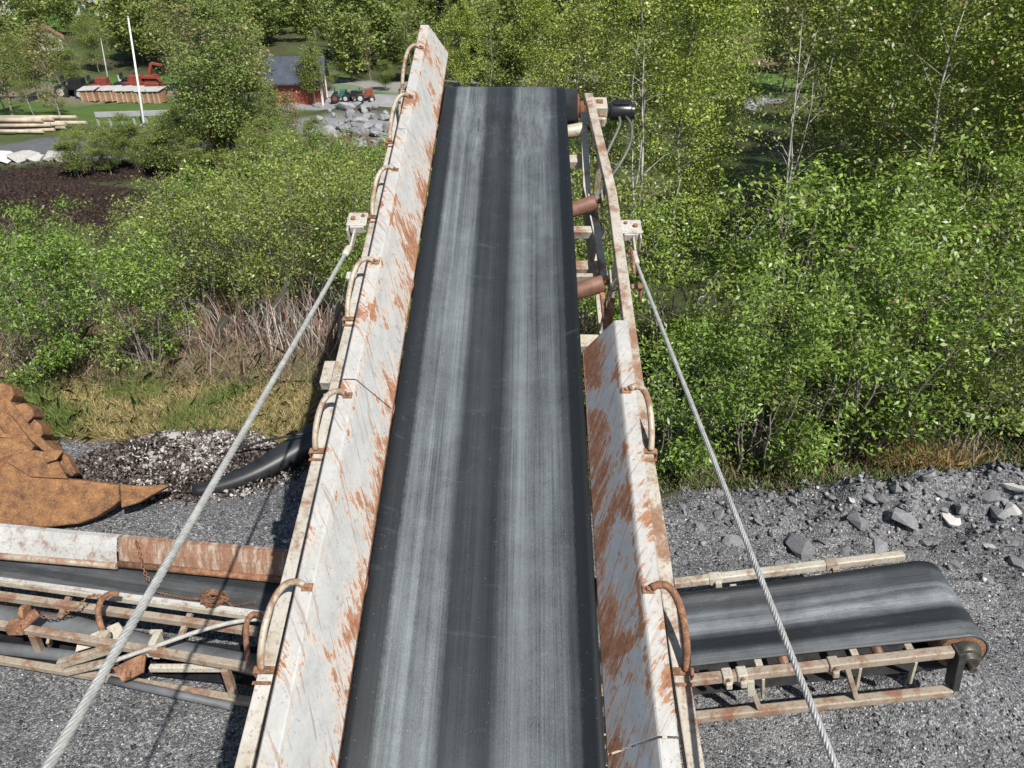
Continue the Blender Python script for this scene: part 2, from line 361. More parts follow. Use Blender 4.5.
# ------------------------------------------------------------------ terrain
PY = [-60, 0, 3, 8, 16, 30, 48, 68, 115, 170, 260, 420, 700, 1400]
PZ = [0, 0, -.7, -1.6, -2.6, -4.0, -5.6, -6.9, -7.0, -4.5, 6, 34, 90, 230]
def edge_y(x):
    return np.interp(x, [-3, -1.2, .6, 3.5, 6], [8.2, 7.6, 6.0, 5.95, 6.3])
def height(x, y):
    x = np.asarray(x, float); y = np.asarray(y, float)
    t = y - edge_y(x); h = np.interp(t, PY, PZ)
    off = np.clip(t / 2, 0, 1)
    h = h + off * (fbm(x * .22, y * .22) - .5) * np.clip(.5 + t * .02, .5, 2.5)
    near = 1 - off
    h = h + near * ((fbm(x * 2.1 + 40, y * 2.1) - .5) * .07 + (fbm(x * 9, y * 9 + 7, 3) - .5) * .035)
    # gravel banked up at the end of the right side conveyor
    h = h + .36 * np.exp(-(((x - 3.2) / .55) ** 2 + ((y - 3.62) / .38) ** 2)) 
    # low berm of rubble at the right edge
    h = h + .26 * np.exp(-((y - 5.75) / .36) ** 2) * np.clip((x - 1.6) / 2.2, 0, 1.25) * np.clip(-.5 + 2.6 * fbm(x * 2.6, y * 2.6), 0, 2) + .20 * (np.abs(fbm(x * 5.5, y * 5.5, 4) - .5) * 2 - .15) * np.exp(-((y - 5.5) / .8) ** 2) * np.clip((x - 1.2) / 2, 0, 1)
    # peat and spoil ridge in the middle distance, left
    h = h + .9 * np.exp(-(((x + 16) / 7) ** 2 + ((y - 22) / 2.0) ** 2))
    return h
def march(px, py, ymax=900):
    r = ray(px, py); t = 2.0
    while t < 1400:
        p = Vector((0, 0, CAM_H)) + r * t
        if p.z <= float(height(p.x, p.y)): break
        t *= 1.004
    return p
def gz(x, y): return float(height(x, y))

ys = np.concatenate([np.arange(-5, 1.5, .25), np.arange(1.5, 9, .035), 9 + np.cumsum(.05 * 1.0275 ** np.arange(1, 240))])
ys = ys[ys < 1500]
ss = np.linspace(-1, 1, 361); ss = np.sign(ss) * (np.abs(ss) ** 1.15)
half = 7.5 + np.clip(ys, 0, None) * 1.15
X = ss[None, :] * half[:, None]; Y = np.repeat(ys[:, None], len(ss), 1); Z = height(X, Y)
ny, nx = X.shape
idx = np.arange(ny * nx).reshape(ny, nx)
FF = np.stack([idx[:-1, :-1], idx[:-1, 1:], idx[1:, 1:], idx[1:, :-1]], -1).reshape(-1, 4)
T = Y - edge_y(X) + (fbm(X * 1.5, Y * 1.5) - .5) * .9
def sm(a, b, v): k = np.clip((v - a) / (b - a), 0, 1); return k * k * (3 - 2 * k)
left = sm(-.5, -2.2, X)
tl = T + left * 1.25                                    # on the left the gravel stops earlier, at the grass verge
grav = 1 - sm(-.1, .1, tl)
base = np.zeros((ny, nx, 3))
def cmix(base, w, c): return base * (1 - w[..., None]) + np.array(c) * w[..., None]
base[:] = (.075, .070, .035)
base = cmix(base, sm(.35, .75, fbm(X * .35, Y * .35)), (.060, .085, .025))
base = cmix(base, sm(3, 6, T) * sm(.4, .6, fbm(X * .2 + 9, Y * .2)) * .8, (.085, .12, .035))
straw = left * sm(-.2, .1, tl) * (1 - sm(1.1, 2.2, tl)); base = cmix(base, straw * .9, (.30, .22, .10))
scrub = left * sm(1.1, 1.8, tl) * (1 - sm(3.5, 5, tl)); base = cmix(base, scrub * .9, (.15, .095, .065))
base = cmix(base, (1 - left) * sm(-.1, .4, T) * (1 - sm(4, 7, T)) * .8, (.055, .048, .028))
gr2 = np.zeros_like(grav)
def patch(px, py, rx, ry, c, asgrav=False, soft=.25):
    global base, gr2
    p = march(px, py); q = np.sqrt(((X - p.x) / rx) ** 2 + ((Y - p.y) / ry) ** 2) + (fbm(X * 3 / rx, Y * 3 / ry) - .5) * .5
    w = 1 - sm(1 - soft, 1 + soft, q); base = cmix(base, w, c)
    if not asgrav: gr2 = gr2 * (1 - w)
patch(25, 205, 6, 3.5, (.035, .022, .016)); patch(20, 178, 6, 1.3, (.045, .028, .022)); patch(170, 165, 5, 1.2, (.05, .032, .024))
patch(50, 148, 10, 2.2, (.15, .152, .16)); patch(10, 157, 6, .5, (.40, .40, .40))
patch(60, 112, 14, 5, (.10, .16, .035)); patch(40, 96, 20, 3, (.27, .27, .28)); patch(150, 100, 14, 6, (.09, .155, .035))
patch(125, 92, 14, 5, (.22, .18, .15)); patch(150, 80, 16, 5, (.07, .16, .03))
patch(355, 125, 5.5, 6.5, (.30, .305, .315)); patch(375, 85, 12, 4, (.30, .29, .27)); patch(365, 98, 11, 6, (.07, .17, .03)); patch(310, 103, 9, 5, (.34, .34, .34))
patch(270, 105, 6, 2.5, (.30, .30, .30)); patch(330, 145, 2.4, 2, (.16, .11, .08))
patch(745, 100, 3, 2.5, (.30, .30, .31)); patch(710, 52, 12, 12, (.24, .155, .12)); patch(560, 78, 10, 5, (.32, .29, .25)); patch(720, 85, 8, 8, (.09, .16, .04))
patch(75, 20, 9, 12, (.09, .17, .035))
cols = np.concatenate([base, grav[..., None]], -1)
ground = fast_mesh('ground', np.stack([X, Y, Z], -1).reshape(-1, 3), FF, M['ground'], cols.reshape(-1, 4), True)
tag(ground, kind='structure')
# ------------------------------------------------------------------ main conveyor (local frame: x across, y along the belt, z out of the belt)
A0 = Vector((-0.14892568, 1.62240111, 2.3077904)); dV = Vector((0.01744056, 0.95155425, 0.30698589)); rV = Vector((0.99983208, -0.01832542, 0)); nV = rV.cross(dV)
CM = Matrix(((rV.x, dV.x, nV.x, A0.x), (rV.y, dV.y, nV.y, A0.y), (rV.z, dV.z, nV.z, A0.z), (0, 0, 0, 1)))
def W(u, v, w): return CM @ Vector((u, v, w))
conv = empty('main_conveyor', mat=CM)
tag(conv, 'long inclined conveyor with wide dusty black belt and rusty white side panels up the middle', 'conveyor')
V0, V1, DR = -2.4, 5.12, 0.175
def lerp_pts(pts, v):
    return np.interp(v, [p[0] for p in pts], [p[1] for p in pts])
def add_uv(o, fn):
    me = o.data; uv = me.uv_layers.new(name='UVMap')
    for l in me.loops:
        c = me.vertices[l.vertex_index].co; uv.data[l.index].uv = fn(c)
def trough_belt(v0, v1, hw, depth, dr, ztop, flat_len=1.0, ncs=33, cx=0.0, noise_amp=0.004):
    """closed belt loop in local coords (x across, y along); returns verts, faces"""
    path = []
    for v in np.arange(v0, v1, .06): path.append((v, 0, 1 - sm(v1 - flat_len, v1 - .05, v), 0))
    for a in np.linspace(0, math.pi, 15): path.append((v1 + math.sin(a) * dr, -dr + math.cos(a) * dr, 0, 1))
    for v in np.arange(v1, v0, -.12): path.append((v, -2 * dr - .02 * math.sin((v - v0) * 5) ** 2, 0, 2))
    for a in np.linspace(math.pi, 2 * math.pi, 15): path.append((v0 + math.sin(a) * dr, -dr + math.cos(a) * dr, 0, 1))
    us = np.linspace(-1, 1, ncs); vv = []
    for (v, w, k, sd_) in path:
        for u in us:
            au = abs(u); wing = max(0, (au - .42) / .58)
            z = w - depth * k * (1 - wing ** 1.15) + (noise_amp * (vn(np.array(u * 3 + 9.), np.array(v * 2.3)) - .5) if sd_ == 0 else 0)
            vv.append((cx + u * hw, v, ztop + float(z)))
    m = len(path); ff = [(i * ncs + j, i * ncs + j + 1, ((i + 1) % m) * ncs + j + 1, ((i + 1) % m) * ncs + j) for i in range(m) for j in range(ncs - 1)]
    return vv, ff
vv, ff = trough_belt(V0, V1, .50, .10, DR, 0)
mb = MB(); mb.add(vv, ff, True); belt = mb.build('belt', M['belt'], conv)
s_ = belt.modifiers.new('thickness', 'SOLIDIFY'); s_.thickness = .012; s_.offset = -1

# head drum with lagging, shaft and bearing; tail drum
for vc, nm in ((V1, 'head_drum'), (V0, 'tail_drum')):
    mb = MB(); mb.tube([(-.57, vc, -DR), (.60, vc, -DR)], DR - .014, 40); dr_ = mb.build(nm, M['rubber'], conv)
    mb = MB(); mb.tube([(-.74, vc, -DR), (.72, vc, -DR)], .035, 16); mb.build('shaft', M['rust_dark'], dr_)
    mb = MB(); mb.tube([(.602, vc, -DR), (.618, vc, -DR)], DR - .05, 30); mb.tube([(.618, vc, -DR), (.66, vc, -DR)], .07, 18); mb.build('end_disc', M['rust_dark'], dr_)

# side panels: each a folded steel plate (face, outward flange, down-turned lip)
def side_panel(sgn, v0, v1, mat, cham=0.0, ulow=.513, w_top=.25, name='side_panel'):
    prof = [(ulow, .006), (ulow + .075, .124), (ulow + .150, w_top - .008), (ulow + .154, w_top - .003), (ulow + .159, w_top), (ulow + .218, w_top), (ulow + .223, w_top - .006), (ulow + .224, w_top - .022)]
    L = [0]
    for a, b in zip(prof, prof[1:]): L.append(L[-1] + math.hypot(b[0] - a[0], b[1] - a[1]))
    nv = max(2, int((v1 - v0) / .08)); mbp = MB(); vs2 = []
    for i in range(nv + 1):
        v = v0 + (v1 - v0) * i / nv
        for k, (u, w) in enumerate(prof):
            vk = v + (cham * (1 - L[k] / L[3]) if (i == nv and k < 3) else 0)
            dent = .006 * (float(vn(np.array(v * 1.7 + 30 * sgn), np.array(k * .9))) - .5)
            vs2.append((sgn * (u + dent * (k < 3)), vk, w + (dent if k < 3 else 0) + .003 * math.sin(v * 2.2)))
    n = len(prof)
    f2 = [(i * n + k, i * n + k + 1, (i + 1) * n + k + 1, (i + 1) * n + k) for i in range(nv) for k in range(n - 1)]
    mbp.add(vs2, f2, False); o = mbp.build(name, mat, conv)
    for p in o.data.polygons: p.use_smooth = False
    add_uv(o, lambda c: (math.hypot(min(abs(c.x) - ulow, .156), c.z - .006) + max(0, abs(c.x) - ulow - .156), c.y + 7.3 * (sgn > 0)))
    s2 = o.modifiers.new('thickness', 'SOLIDIFY'); s2.thickness = .007; s2.offset = 0
    b2 = o.modifiers.new('bevel', 'BEVEL'); b2.width = .0025; b2.segments = 2; b2.limit_method = 'ANGLE'; b2.angle_limit = R(50)
    return o
pa = side_panel(-1, 4.075, 5.741, M['panel'], 0)
side_panel(-1, 1.72, 4.068, M['panel']); side_panel(-1, -2.35, 1.712, M['panel'])
p3 = side_panel(1, .056, 2.156, M['panel_worn_shaded']); p4 = side_panel(1, -2.35, .048, M['panel_worn_shaded'])
pa['label'] = 'cleaner whitish end section of the side panel'; p3['label'] = 'worn white panel tinted grey for shade, with heavy rust along its lower edge'
# lower lip strips where the panels end near the belt
mb = MB(); mb.bar((-.517, -2.35, .0), (-.517, 5.73, .0), .012, .022, nV * 0 + Vector((0, 0, 1))); mb.build('rubbing_strip', M['rust'], conv)
mb = MB(); mb.bar((.517, -2.35, .0), (.517, 2.14, .0), .012, .022, Vector((0, 0, 1))); mb.build('rubbing_strip', M['rust'], conv)

# top rails, lower rails, posts and cross members
RL = [(-2.4, -.846), (0, -.835), (1.4, -.816), (3.3, -.80), (4.98, -.795)]
RR = [(-2.4, .835), (0, .820), (1.4, .783), (3.56, .766), (4.88, .672)]
def poly_bar(pts, w, h, z, mat, name, parent=conv, bevel=.006):
    m_ = MB()
    vs3 = []
    for v, u in pts:
        for a, b in ((-1, -1), (1, -1), (1, 1), (-1, 1)): vs3.append((u + a * w / 2, v, z + b * h / 2))
    n = len(pts); f3 = [(3, 2, 1, 0), tuple((n - 1) * 4 + k for k in range(4))]
    for i in range(n - 1):
        for k in range(4): f3.append((i * 4 + k, i * 4 + (k + 1) % 4, (i + 1) * 4 + (k + 1) % 4, (i + 1) * 4 + k))
    m_.add(vs3, f3); return m_.build(name, mat, parent, bevel)
poly_bar(RL, .064, .06, .07, M['rail'], 'rail'); rr_ = poly_bar(RR, .066, .06, .07, M['rail_rusty'], 'rail')
RLl = [(v, u + .0) for v, u in RL]; RRl = [(v, u) for v, u in RR]
poly_bar([(-2.4, -.80), (4.7, -.76)], .05, .05, -.62, M['cream'], 'lower_rail'); poly_bar([(-2.4, .80), (4.6, .70)], .05, .05, -.62, M['cream'], 'lower_rail')
for v in (-1.8, -.6, .55, 1.75, 2.93, 4.1):
    for s, PL in ((-1, RL), (1, RR)):
        u = float(lerp_pts(PL, v)); u2 = s * float(np.interp(v, [-2.4, 4.7], [.80, .745 if s < 0 else .70]))
        mb = MB(); mb.bar((u, v, .042), (u2, v, -.596), .045, .045, (0, 1, 0)); mb.build('post', M['cream'], conv, .004)
        if v < 4 and v > -1.8:
            mb = MB(); mb.bar((u, v - 1.1, .03), (u2, v - .06, -.58), .032, .032, (0, 1, 0)); mb.build('brace', M['cream'], conv, .003)
for v, w, h, rt in ((4.36, -.13, .10, 0), (3.44, -.10, .07, 1), (3.18, -.2, .09, 1), (3.02, -.15, .035, 1), (2.42, -.15, .10, 0), (1.3, -.15, .09, 0), (.2, -.15, .09, 0), (-.9, -.15, .09, 0), (-2.0, -.15, .09, 0)):
    ul = float(lerp_pts(RL, v)) + .034; ur = float(lerp_pts(RR, v)) - .034
    mb = MB(); mb.bar((ul, v, w - .06), (ur, v, w - .06), h, .06, (0, 0, 1)); mb.build('cross_member', M['rail_rusty'] if rt else M['cream'], conv, .004)
for v in (-1.5, .2, 1.9, 3.6):
    mb = MB(); mb.bar((-.775, v, -.62), (.70, v, -.62), .05, .05, (0, 0, 1)); mb.build('cross_member', M['cream'], conv, .004)

# troughing idlers: wing rollers that rise outwards on both sides, with bracket plates up to the rail
for v in (4.62, 3.58, 2.74, 1.75, .75, -.25, -1.25, -2.1):
    vv_ = 0
    mb = MB(); mb.tube([(-.20, v, -.178), (.20, v, -.178)], .054, 22); mb.build('idler_roller', M['roller'], conv, .006)
    for s in (-1, 1):
        a = Vector((s * .225, v - .03, -.165)); b = Vector((s * .672, v + .02, -.022)); ax = (b - a).normalized()
        if v > 4.5: a = Vector((s * .25, v - .04, -.120)); b = Vector((s * .66, v + .0, -.060)); ax = (b - a).normalized()
        mb = MB(); mb.tube([a, a + ax * .012, b - ax * .012, b], [.047, .054, .054, .047], 22); ro = mb.build('idler_roller', M['cream'] if v > 4.5 else M['roller'], conv)
        mb = MB(); mb.tube([b, b + ax * .05], .016, 10); mb.build('axle', M['rust_dark'], ro)
        u = float(lerp_pts(RL if s < 0 else RR, v)); 
        mb = MB(); e = b + ax * .03
        mb.poly([e + Vector((0, -.075, .055)), e + Vector((0, .045, .06)), e + Vector((s * .004, .035, -.06)), e + Vector((s * .02, -.02, -.15)), e + Vector((s * .01, -.06, -.06))], ax * .012)
        mb.bar((e.x + s * .006, v + .03, -.02), (u - s * .03, v + .10, .055), .03, .012, (0, 0, 1)); mb.bar((e.x + s * .008, v - .05, -.03), (u - s * .03, v - .12, .055), .03, .012, (0, 0, 1))
        mb.build('roller_bracket', M['rail_rusty'], conv, .002)
# extra frame steel seen between belt and rail near the head on the right
mb = MB(); mb.bar((.64, 4.80, -.03), (.63, 3.85, -.16), .055, .03, (0, 0, 1)); mb.bar((.655, 3.82, -.12), (.70, 3.0, -.18), .05, .03, (0, 0, 1)); mb.build('brace', M['cream'], conv, .003)
mb = MB(); mb.bar((.71, 2.62, -.02), (.66, 2.40, -.50), .04, .03, (0, 1, 0)); mb.bar((.66, 2.75, -.06), (.68, 2.42, -.16), .03, .03, (0, 0, 1)); mb.build('brace', M['rust'], conv, .003)
mb = MB(); mb.poly([(.60, 3.9, -.10), (.60, 4.0, -.30), (.63, 3.2, -.34), (.66, 3.25, -.12)], (.01, 0, 0)); mb.build('side_gusset', M['rail'], conv, .002)

# tubular struts that hold the panels off the rails, with clamp straps
def strut(s, va, vb, PL, rr=.0145, mat=None, hump=1.0):
    ua = s * .70; ub = float(lerp_pts(PL, vb)) + s * .005
    P0 = Vector((ua, va, .262)); P3 = Vector((ub + s * .012, vb, .112)); out = []
    P1 = Vector((ua + s * .095 * hump, va + .06, .275)); P2 = Vector((ub + s * .022, va - .05, .25)); P2b = Vector((ub + s * .02, vb + .02, .15))
    ctrl = [P0, P1, P2, P2b, P3]
    for i in range(25):
        t = i / 24; q = ctrl[:]
        while len(q) > 1: q = [a.lerp(b, t) for a, b in zip(q, q[1:])]
        out.append(q[0])
    m_ = MB(); m_.tube(out, rr, 12); o = m_.build('strut', mat or M['strut'], conv)
    m_ = MB(); m_.box((ub, vb - .005, .106), (.082, .03, .012)); m_.box((ub + s * .042, vb - .005, .075), (.008, .03, .06)); m_.box((ub, vb - .055, .1045), (.074, .014, .007)); m_.build('clamp_strap', M['rust'], o, .002)
    m_ = MB(); m_.box((ua - s * .012, va - .005, .2575), (.045, .035, .006)); m_.tube([(ua - s * .012, va - .005, .26), (ua - s * .012, va - .005, .272)], .009, 6); m_.build('weld_tab', M['rust'], o, .001)
for va, vb in ((5.32, 4.93), (4.52, 4.14), (3.56, 3.25), (2.62, 2.30), (1.61, 1.38), (.60, .32), (-.5, -.78), (-1.6, -1.9)): strut(-1, va, vb, RL)
for va, vb in ((1.66, 1.40), (.61, .34), (-.5, -.78), (-1.6, -1.9)): strut(1, va, vb, RR, .016, M['rust'] if va < 1 else M['strut'])
# thin conduit running along the left rail between the two upper struts
mb = MB(); mb.tube([(-.80, 4.90, .15), (-.79, 4.6, .19), (-.76, 4.35, .15), (-.77, 4.12, .13)], .010, 8); mb.build('conduit', M['strut'], conv)
# cable anchor brackets
for s, u0, v0 in ((-1, -.845, 3.22), (1, .79, 3.16)):
    mb = MB(); mb.box((u0 + s * .075, v0 + .02, .085), (.13, .13, .014)); mb.box((u0 + s * .075, v0 + .088, .05), (.13, .012, .08)); mb.box((u0 + s * .07, v0 - .05, .06), (.09, .014, .05))
    mb.box((u0 + s * .13, v0 - .02, .03), (.012, .13, .10)); mb.box((u0 + s * .085, v0 - .12, .045), (.014, .22, .05)); a_ = mb.build('anchor_bracket', M['rail'], conv, .004)
    mb = MB(); mb.tube([(u0 + s * .10, v0 + .02, .08), (u0 + s * .10, v0 + .02, .108)], .016, 6); mb.tube([(u0 + s * .04, v0 + .05, .08), (u0 + s * .04, v0 + .05, .104)], .012, 6); mb.build('bolt', M['rust'], a_)
mb = MB(); mb.box((-.87, 1.93, .035), (.09, .16, .06)); mb.box((-.875, 1.80, -.04), (.05, .06, .08)); mb.build('side_bracket', M['rail'], conv, .004)
mb = MB(); mb.box((-.87, 2.72, .05), (.085, .06, .03)); mb.box((-.885, 2.69, .075), (.03, .05, .02)); mb.build('side_bracket', M['rail'], conv, .003)
mb = MB(); mb.box((.86, 2.66, .04), (.07, .035, .012)); mb.tube([(.845, 2.72, .08), (.842, 2.80, .11), (.84, 2.95, .10)], .010, 8); mb.tube([(.885, 2.66, .03), (.887, 2.655, -.06)], .012, 8); mb.build('side_bracket', M['rust'], conv, .002)
# hydraulic drive motor on the head drum with hoses
mb = MB(); mb.box((.775, 4.93, -.08), (.12, .17, .15)); mb.box((.775, 4.82, -.11), (.09, .06, .08)); mo = mb.build('drive_motor', M['cream'], conv, .012, 3)
mb = MB(); mb.tube([(.835, 4.93, -.085), (.86, 4.93, -.085), (.865, 4.93, -.085), (1.03, 4.93, -.085), (1.035, 4.93, -.085), (1.06, 4.93, -.085)], [.055, .055, .072, .072, .06, .06], 20); mb.box((.95, 4.93, -.02), (.12, .07, .04)); mb.build('motor_body', M['black_paint'], mo, .003)
mb = MB(); mb.box((.775, 4.93, .0), (.05, .05, .012)); mb.tube([(.79, 4.86, -.08), (.79, 4.81, -.08)], .03, 12); mb.build('flange_bolt', M['rust'], mo, .002)
def bez(ctrl, n=22):
    out = []
    for i in range(n + 1):
        t = i / n; q = [Vector(c) for c in ctrl]
        while len(q) > 1: q = [a.lerp(b, t) for a, b in zip(q, q[1:])]
        out.append(q[0])
    return out
for c in ([(.98, 4.88, -.1), (1.10, 4.60, -.05), (.96, 4.40, -.2), (.86, 4.3, -.25), (.74, 4.2, -.4)], [(.93, 4.88, -.1), (.98, 4.72, -.1), (.80, 4.6, -.2), (.74, 4.3, -.4)]):
    mb = MB(); mb.tube(bez(c), .012, 10); mb.build('hose', M['hose'], mo)

# ------------------------------------------------------------------ stay cables (twisted strands)
def cable(name, p, q, r, mat, sag=.03, twist=.11, label='', cat='cable', group=None, strands=6, ext=0.0):
    p = Vector(p); q = Vector(q); L = (q - p).length; d = (q - p) / L
    q = q + d * ext; L = (q - p).length; n = int(L / (twist / 9)); m_ = MB()
    a = d.orthogonal().normalized(); b = d.cross(a); cen = []
    for i in range(n + 1):
        t = i / n; cen.append(p + d * (L * t) + Vector((0, 0, -sag * 4 * t * (1 - t))))
    for k in range(strands):
        pts = []
        for i in range(n + 1):
            th = 2 * math.pi * (i * (L / n) / twist + k / strands)
            pts.append(cen[i] + (a * math.cos(th) + b * math.sin(th)) * r * .62)
        m_.tube(pts, r * .40, 6)
    m_.tube(cen[::4] + [cen[-1]], r * .5, 6)
    o = m_.build(name, mat); tag(o, label, cat, group); return o
cL = W(-.945, 2.97, .055); cR = W(.862, 2.93, .055)
def eye(c, s, par):
    pass
kL = cable('stay_cable', cL, atd(45, 768, 1.62), .0135, M['steel'], .012, .13, 'twisted wire stay cable running from the left rail bracket down to the lower left corner', 'cable', ext=1.2)
kR = cable('stay_cable', cR, atd(838, 768, 2.1), .0115, M['steel'], .012, .11, 'twisted wire stay cable running from the right rail bracket down across the small conveyor', 'cable', ext=1.2)
for o, c, q in ((kL, cL, atd(45, 768, 1.62)), (kR, cR, atd(838, 768, 2.1))):
    d = (q - c).normalized(); mb = MB(); mb.tube([c - d * .04, c - d * .02, c + d * .09, c + d * .10], [.022, .024, .021, .014], 12); mb.build('ferrule', M['cream'], o)
    mb = MB(); mb.tube([c - d * .04 + Vector((-.03, 0, 0)), c - d * .04 + Vector((.03, 0, 0))], .012, 10); mb.build('pin', M['rust'], o)

# ------------------------------------------------------------------ right side conveyor
inc, yaw = .181, -.007
d1 = Vector((math.cos(yaw) * math.cos(inc), math.sin(yaw) * math.cos(inc), math.sin(inc))); a1 = Vector((-math.sin(yaw), math.cos(yaw), 0)); u1 = d1.cross(a1)
O1 = Vector((1.3, 3.301, .15))
SM = Matrix(((d1.x, a1.x, u1.x, O1.x), (d1.y, a1.y, u1.y, O1.y), (d1.z, a1.z, u1.z, O1.z), (0, 0, 0, 1)))
sc_ = empty('side_conveyor', mat=SM); tag(sc_, 'short side conveyor on the gravel at right, black belt turning over a rusty end drum', 'conveyor', 'low side conveyors')
def swap(vv_): return [(b, a, c) for a, b, c in vv_]
DR1 = .18; AE = 1.90
def side_belt():
    path = []
    for v in np.arange(-1.2, AE, .05): path.append((v, 0, 1 - sm(.6, AE, v)))
    for a in np.linspace(0, math.pi, 17): path.append((AE + math.sin(a) * DR1, -DR1 + math.cos(a) * DR1, 0))
    for v in np.arange(AE, -1.2, -.1): path.append((v, -2 * DR1 + .03, 0))
    ncs = 41; out = []
    for v, w, k in path:
        for u in np.linspace(-1, 1, ncs):
            wav = .010 * math.sin(u * 7.5 + .6) + .006 * math.sin(u * 15)
            edge = -.016 * max(0, abs(u) - .86) / .14
            far = 1 + .0 * v
            z = w - .055 * k * (1 - abs(u) ** 1.5) + wav * (1 if w == 0 else .3) + edge * (.3 + .7 * k)
            out.append((v, (.472 + u * .328) + .02 * u * sm(.8, AE, v), .41 + z))
    m = len(path); return out, [(i * ncs + j, i * ncs + j + 1, (i + 1) * ncs + j + 1, (i + 1) * ncs + j) for i in range(m - 1) for j in range(ncs - 1)]
vv, ff = side_belt(); mb = MB(); mb.add(vv, ff, True); o = mb.build('belt', M['belt_side'], sc_); s_ = o.modifiers.new('thickness', 'SOLIDIFY'); s_.thickness = .012; s_.offset = -1
mb = MB(); mb.tube([(AE, .128, .41 - DR1), (AE, .83, .41 - DR1)], DR1 - .014, 40); dm = mb.build('end_drum', M['rust'], sc_, .004)
mb = MB(); mb.tube([(AE, .118, .235), (AE, .06, .235), (AE, .055, .235), (AE, .02, .235)], [.125, .10, .075, .065], 22); mb.tube([(AE, .06, .235), (AE, -.03, .235)], .028, 14); mb.build('bearing_hub', M['grease'], dm, .004)
for k in range(5):
    th = k * 1.257; mb = MB() if k == 0 else mb; mb.tube([(AE + .07 * math.cos(th), .07, .235 + .07 * math.sin(th)), (AE + .07 * math.cos(th), .048, .235 + .07 * math.sin(th))], .010, 6)
mb.build('hub_bolts', M['rust_dark'], dm)
for (b, c, e, mt, nm) in ((0, 0, 1.80, 'tan', 'lower_rail'), (.034, .376, 1.78, 'tan', 'top_rail'), (.905, .40, 1.83, 'cream', 'top_rail'), (.92, .02, 1.7, 'tan', 'lower_rail')):
    mb = MB(); mb.bar((-1.2, b, c), (e, b, c), .065, .068, (0, 0, 1)); mb.build(nm, M[mt], sc_, .012, 3)
for a_ in (-.7, .46, 1.13):
    mb = MB(); mb.bar((a_ - .05, .032, .345), (a_ + .02, .003, .031), .06, .035, (1, 0, 0)); mb.build('post', M['tan'], sc_, .005)
for a_ in (-.2, .52, 1.18, 1.55):
    mb = MB(); mb.bar((a_, .05, .30), (a_ + .01, .10, .0), .035, .02, (1, 0, 0)); mb.bar((a_, .06, .31), (a_, .9, .31), .05, .02, (0, 0, 1)); mb.build('cross_member', M['cream'], sc_, .003)
for a_ in (.27, .37, .99):
    mb = MB(); mb.box((a_, .032, .380), (.07, .085, .085)); mb.box((a_, -.02, .345), (.045, .03, .06)); cl = mb.build('clamp', M['tan'] if a_ > .9 else M['cream'], sc_, .010, 3)
    mb = MB(); mb.tube([(a_, -.008, .40), (a_, -.025, .40)], .012, 6); mb.build('bolt', M['rust'], cl)
mb = MB(); mb.box((.42, -.01, .28), (.05, .02, .16)); mb.build('hanger', M['cream'], sc_, .003)
for a_ in (.38, 1.28):
    mb = MB(); mb.box((a_, .905, .40), (.09, .075, .075)); mb.box((a_ + .02, .86, .36), (.05, .03, .09)); mb.build('clamp', M['cream'] if a_ < 1 else M['tan'], sc_, .006)
mb = MB(); mb.box((1.80, .03, .19), (.018, .11, .42)); mb.box((1.825, .0, .19), (.05, .014, .40)); mb.build('end_plate', M['dark'], sc_, .004)
for a_ in (-.9, -.1, .7, 1.35):
    mb = MB(); mb.tube([(a_, .12, .27), (a_, .83, .27)], .036, 16); mb.build('idler_roller', M['roller'], sc_)
mb = MB(); mb.box((.2, .50, .10), (2.9, .78, .006)); mb.build('underpan', M['dark'], sc_)

# ------------------------------------------------------------------ left side conveyor (members laid between ground-true points)
lc = empty('side_conveyor', (-1.9, 3.4, .2)); tag(lc, 'low side conveyor at left with a dark belt under a rusty white skirt plate', 'conveyor', 'low side conveyors')
LI = Matrix.Translation((1.9, -3.4, -.2))
def lp(px, py, z): return LI @ at(px, py, z)
def ext(a, b, lo=0.0, hi=0.0):           # extend segment beyond its ends
    d = (b - a).normalized(); return a - d * lo, b + d * hi
def lbar(name, a, b, w, h, mat, lo=0, hi=0, bevel=.006, up=(0, 0, 1), parent=lc):
    a, b = ext(a, b, lo, hi); m_ = MB(); m_.bar(a, b, w, h, up); return m_.build(name, M[mat], parent, bevel, 3)
LD = (lp(-5, 622, .62) - lp(245, 664, .62)).normalized(); LA = Vector((-LD.y, LD.x, 0)) * -1
if LA.y < 0: LA = -LA
lbar('lower_rail', lp(0, 660, .25), lp(240, 700, .25), .055, .05, 'tan', .8, .4)
lbar('top_rail', lp(0, 625, .62), lp(246, 667, .62), .055, .055, 'tan', .8, .06)
lbar('inner_rail', lp(0, 672, .16) + LA * .25, lp(240, 705, .16) + LA * .25, .05, .05, 'cream', .8, .4)
lbar('inner_rail', lp(150, 668, .48), lp(222, 668, .48), .04, .05, 'cream', .0, .05)
for (x, y0, y1) in ((33, 633, 655), (225, 668, 695)):
    mb = MB(); mb.bar(lp(x, y0, .59), lp(x + 9, y1, .28), .055, .05, (1, 0, 0)); mb.build('post', M['tan'], lc, .005)
mb = MB(); mb.bar(lp(48, 640, .57), lp(42, 656, .30) + LA * .1, .05, .02, (1, 0, 0)); mb.build('gusset', M['tan'], lc, .003)
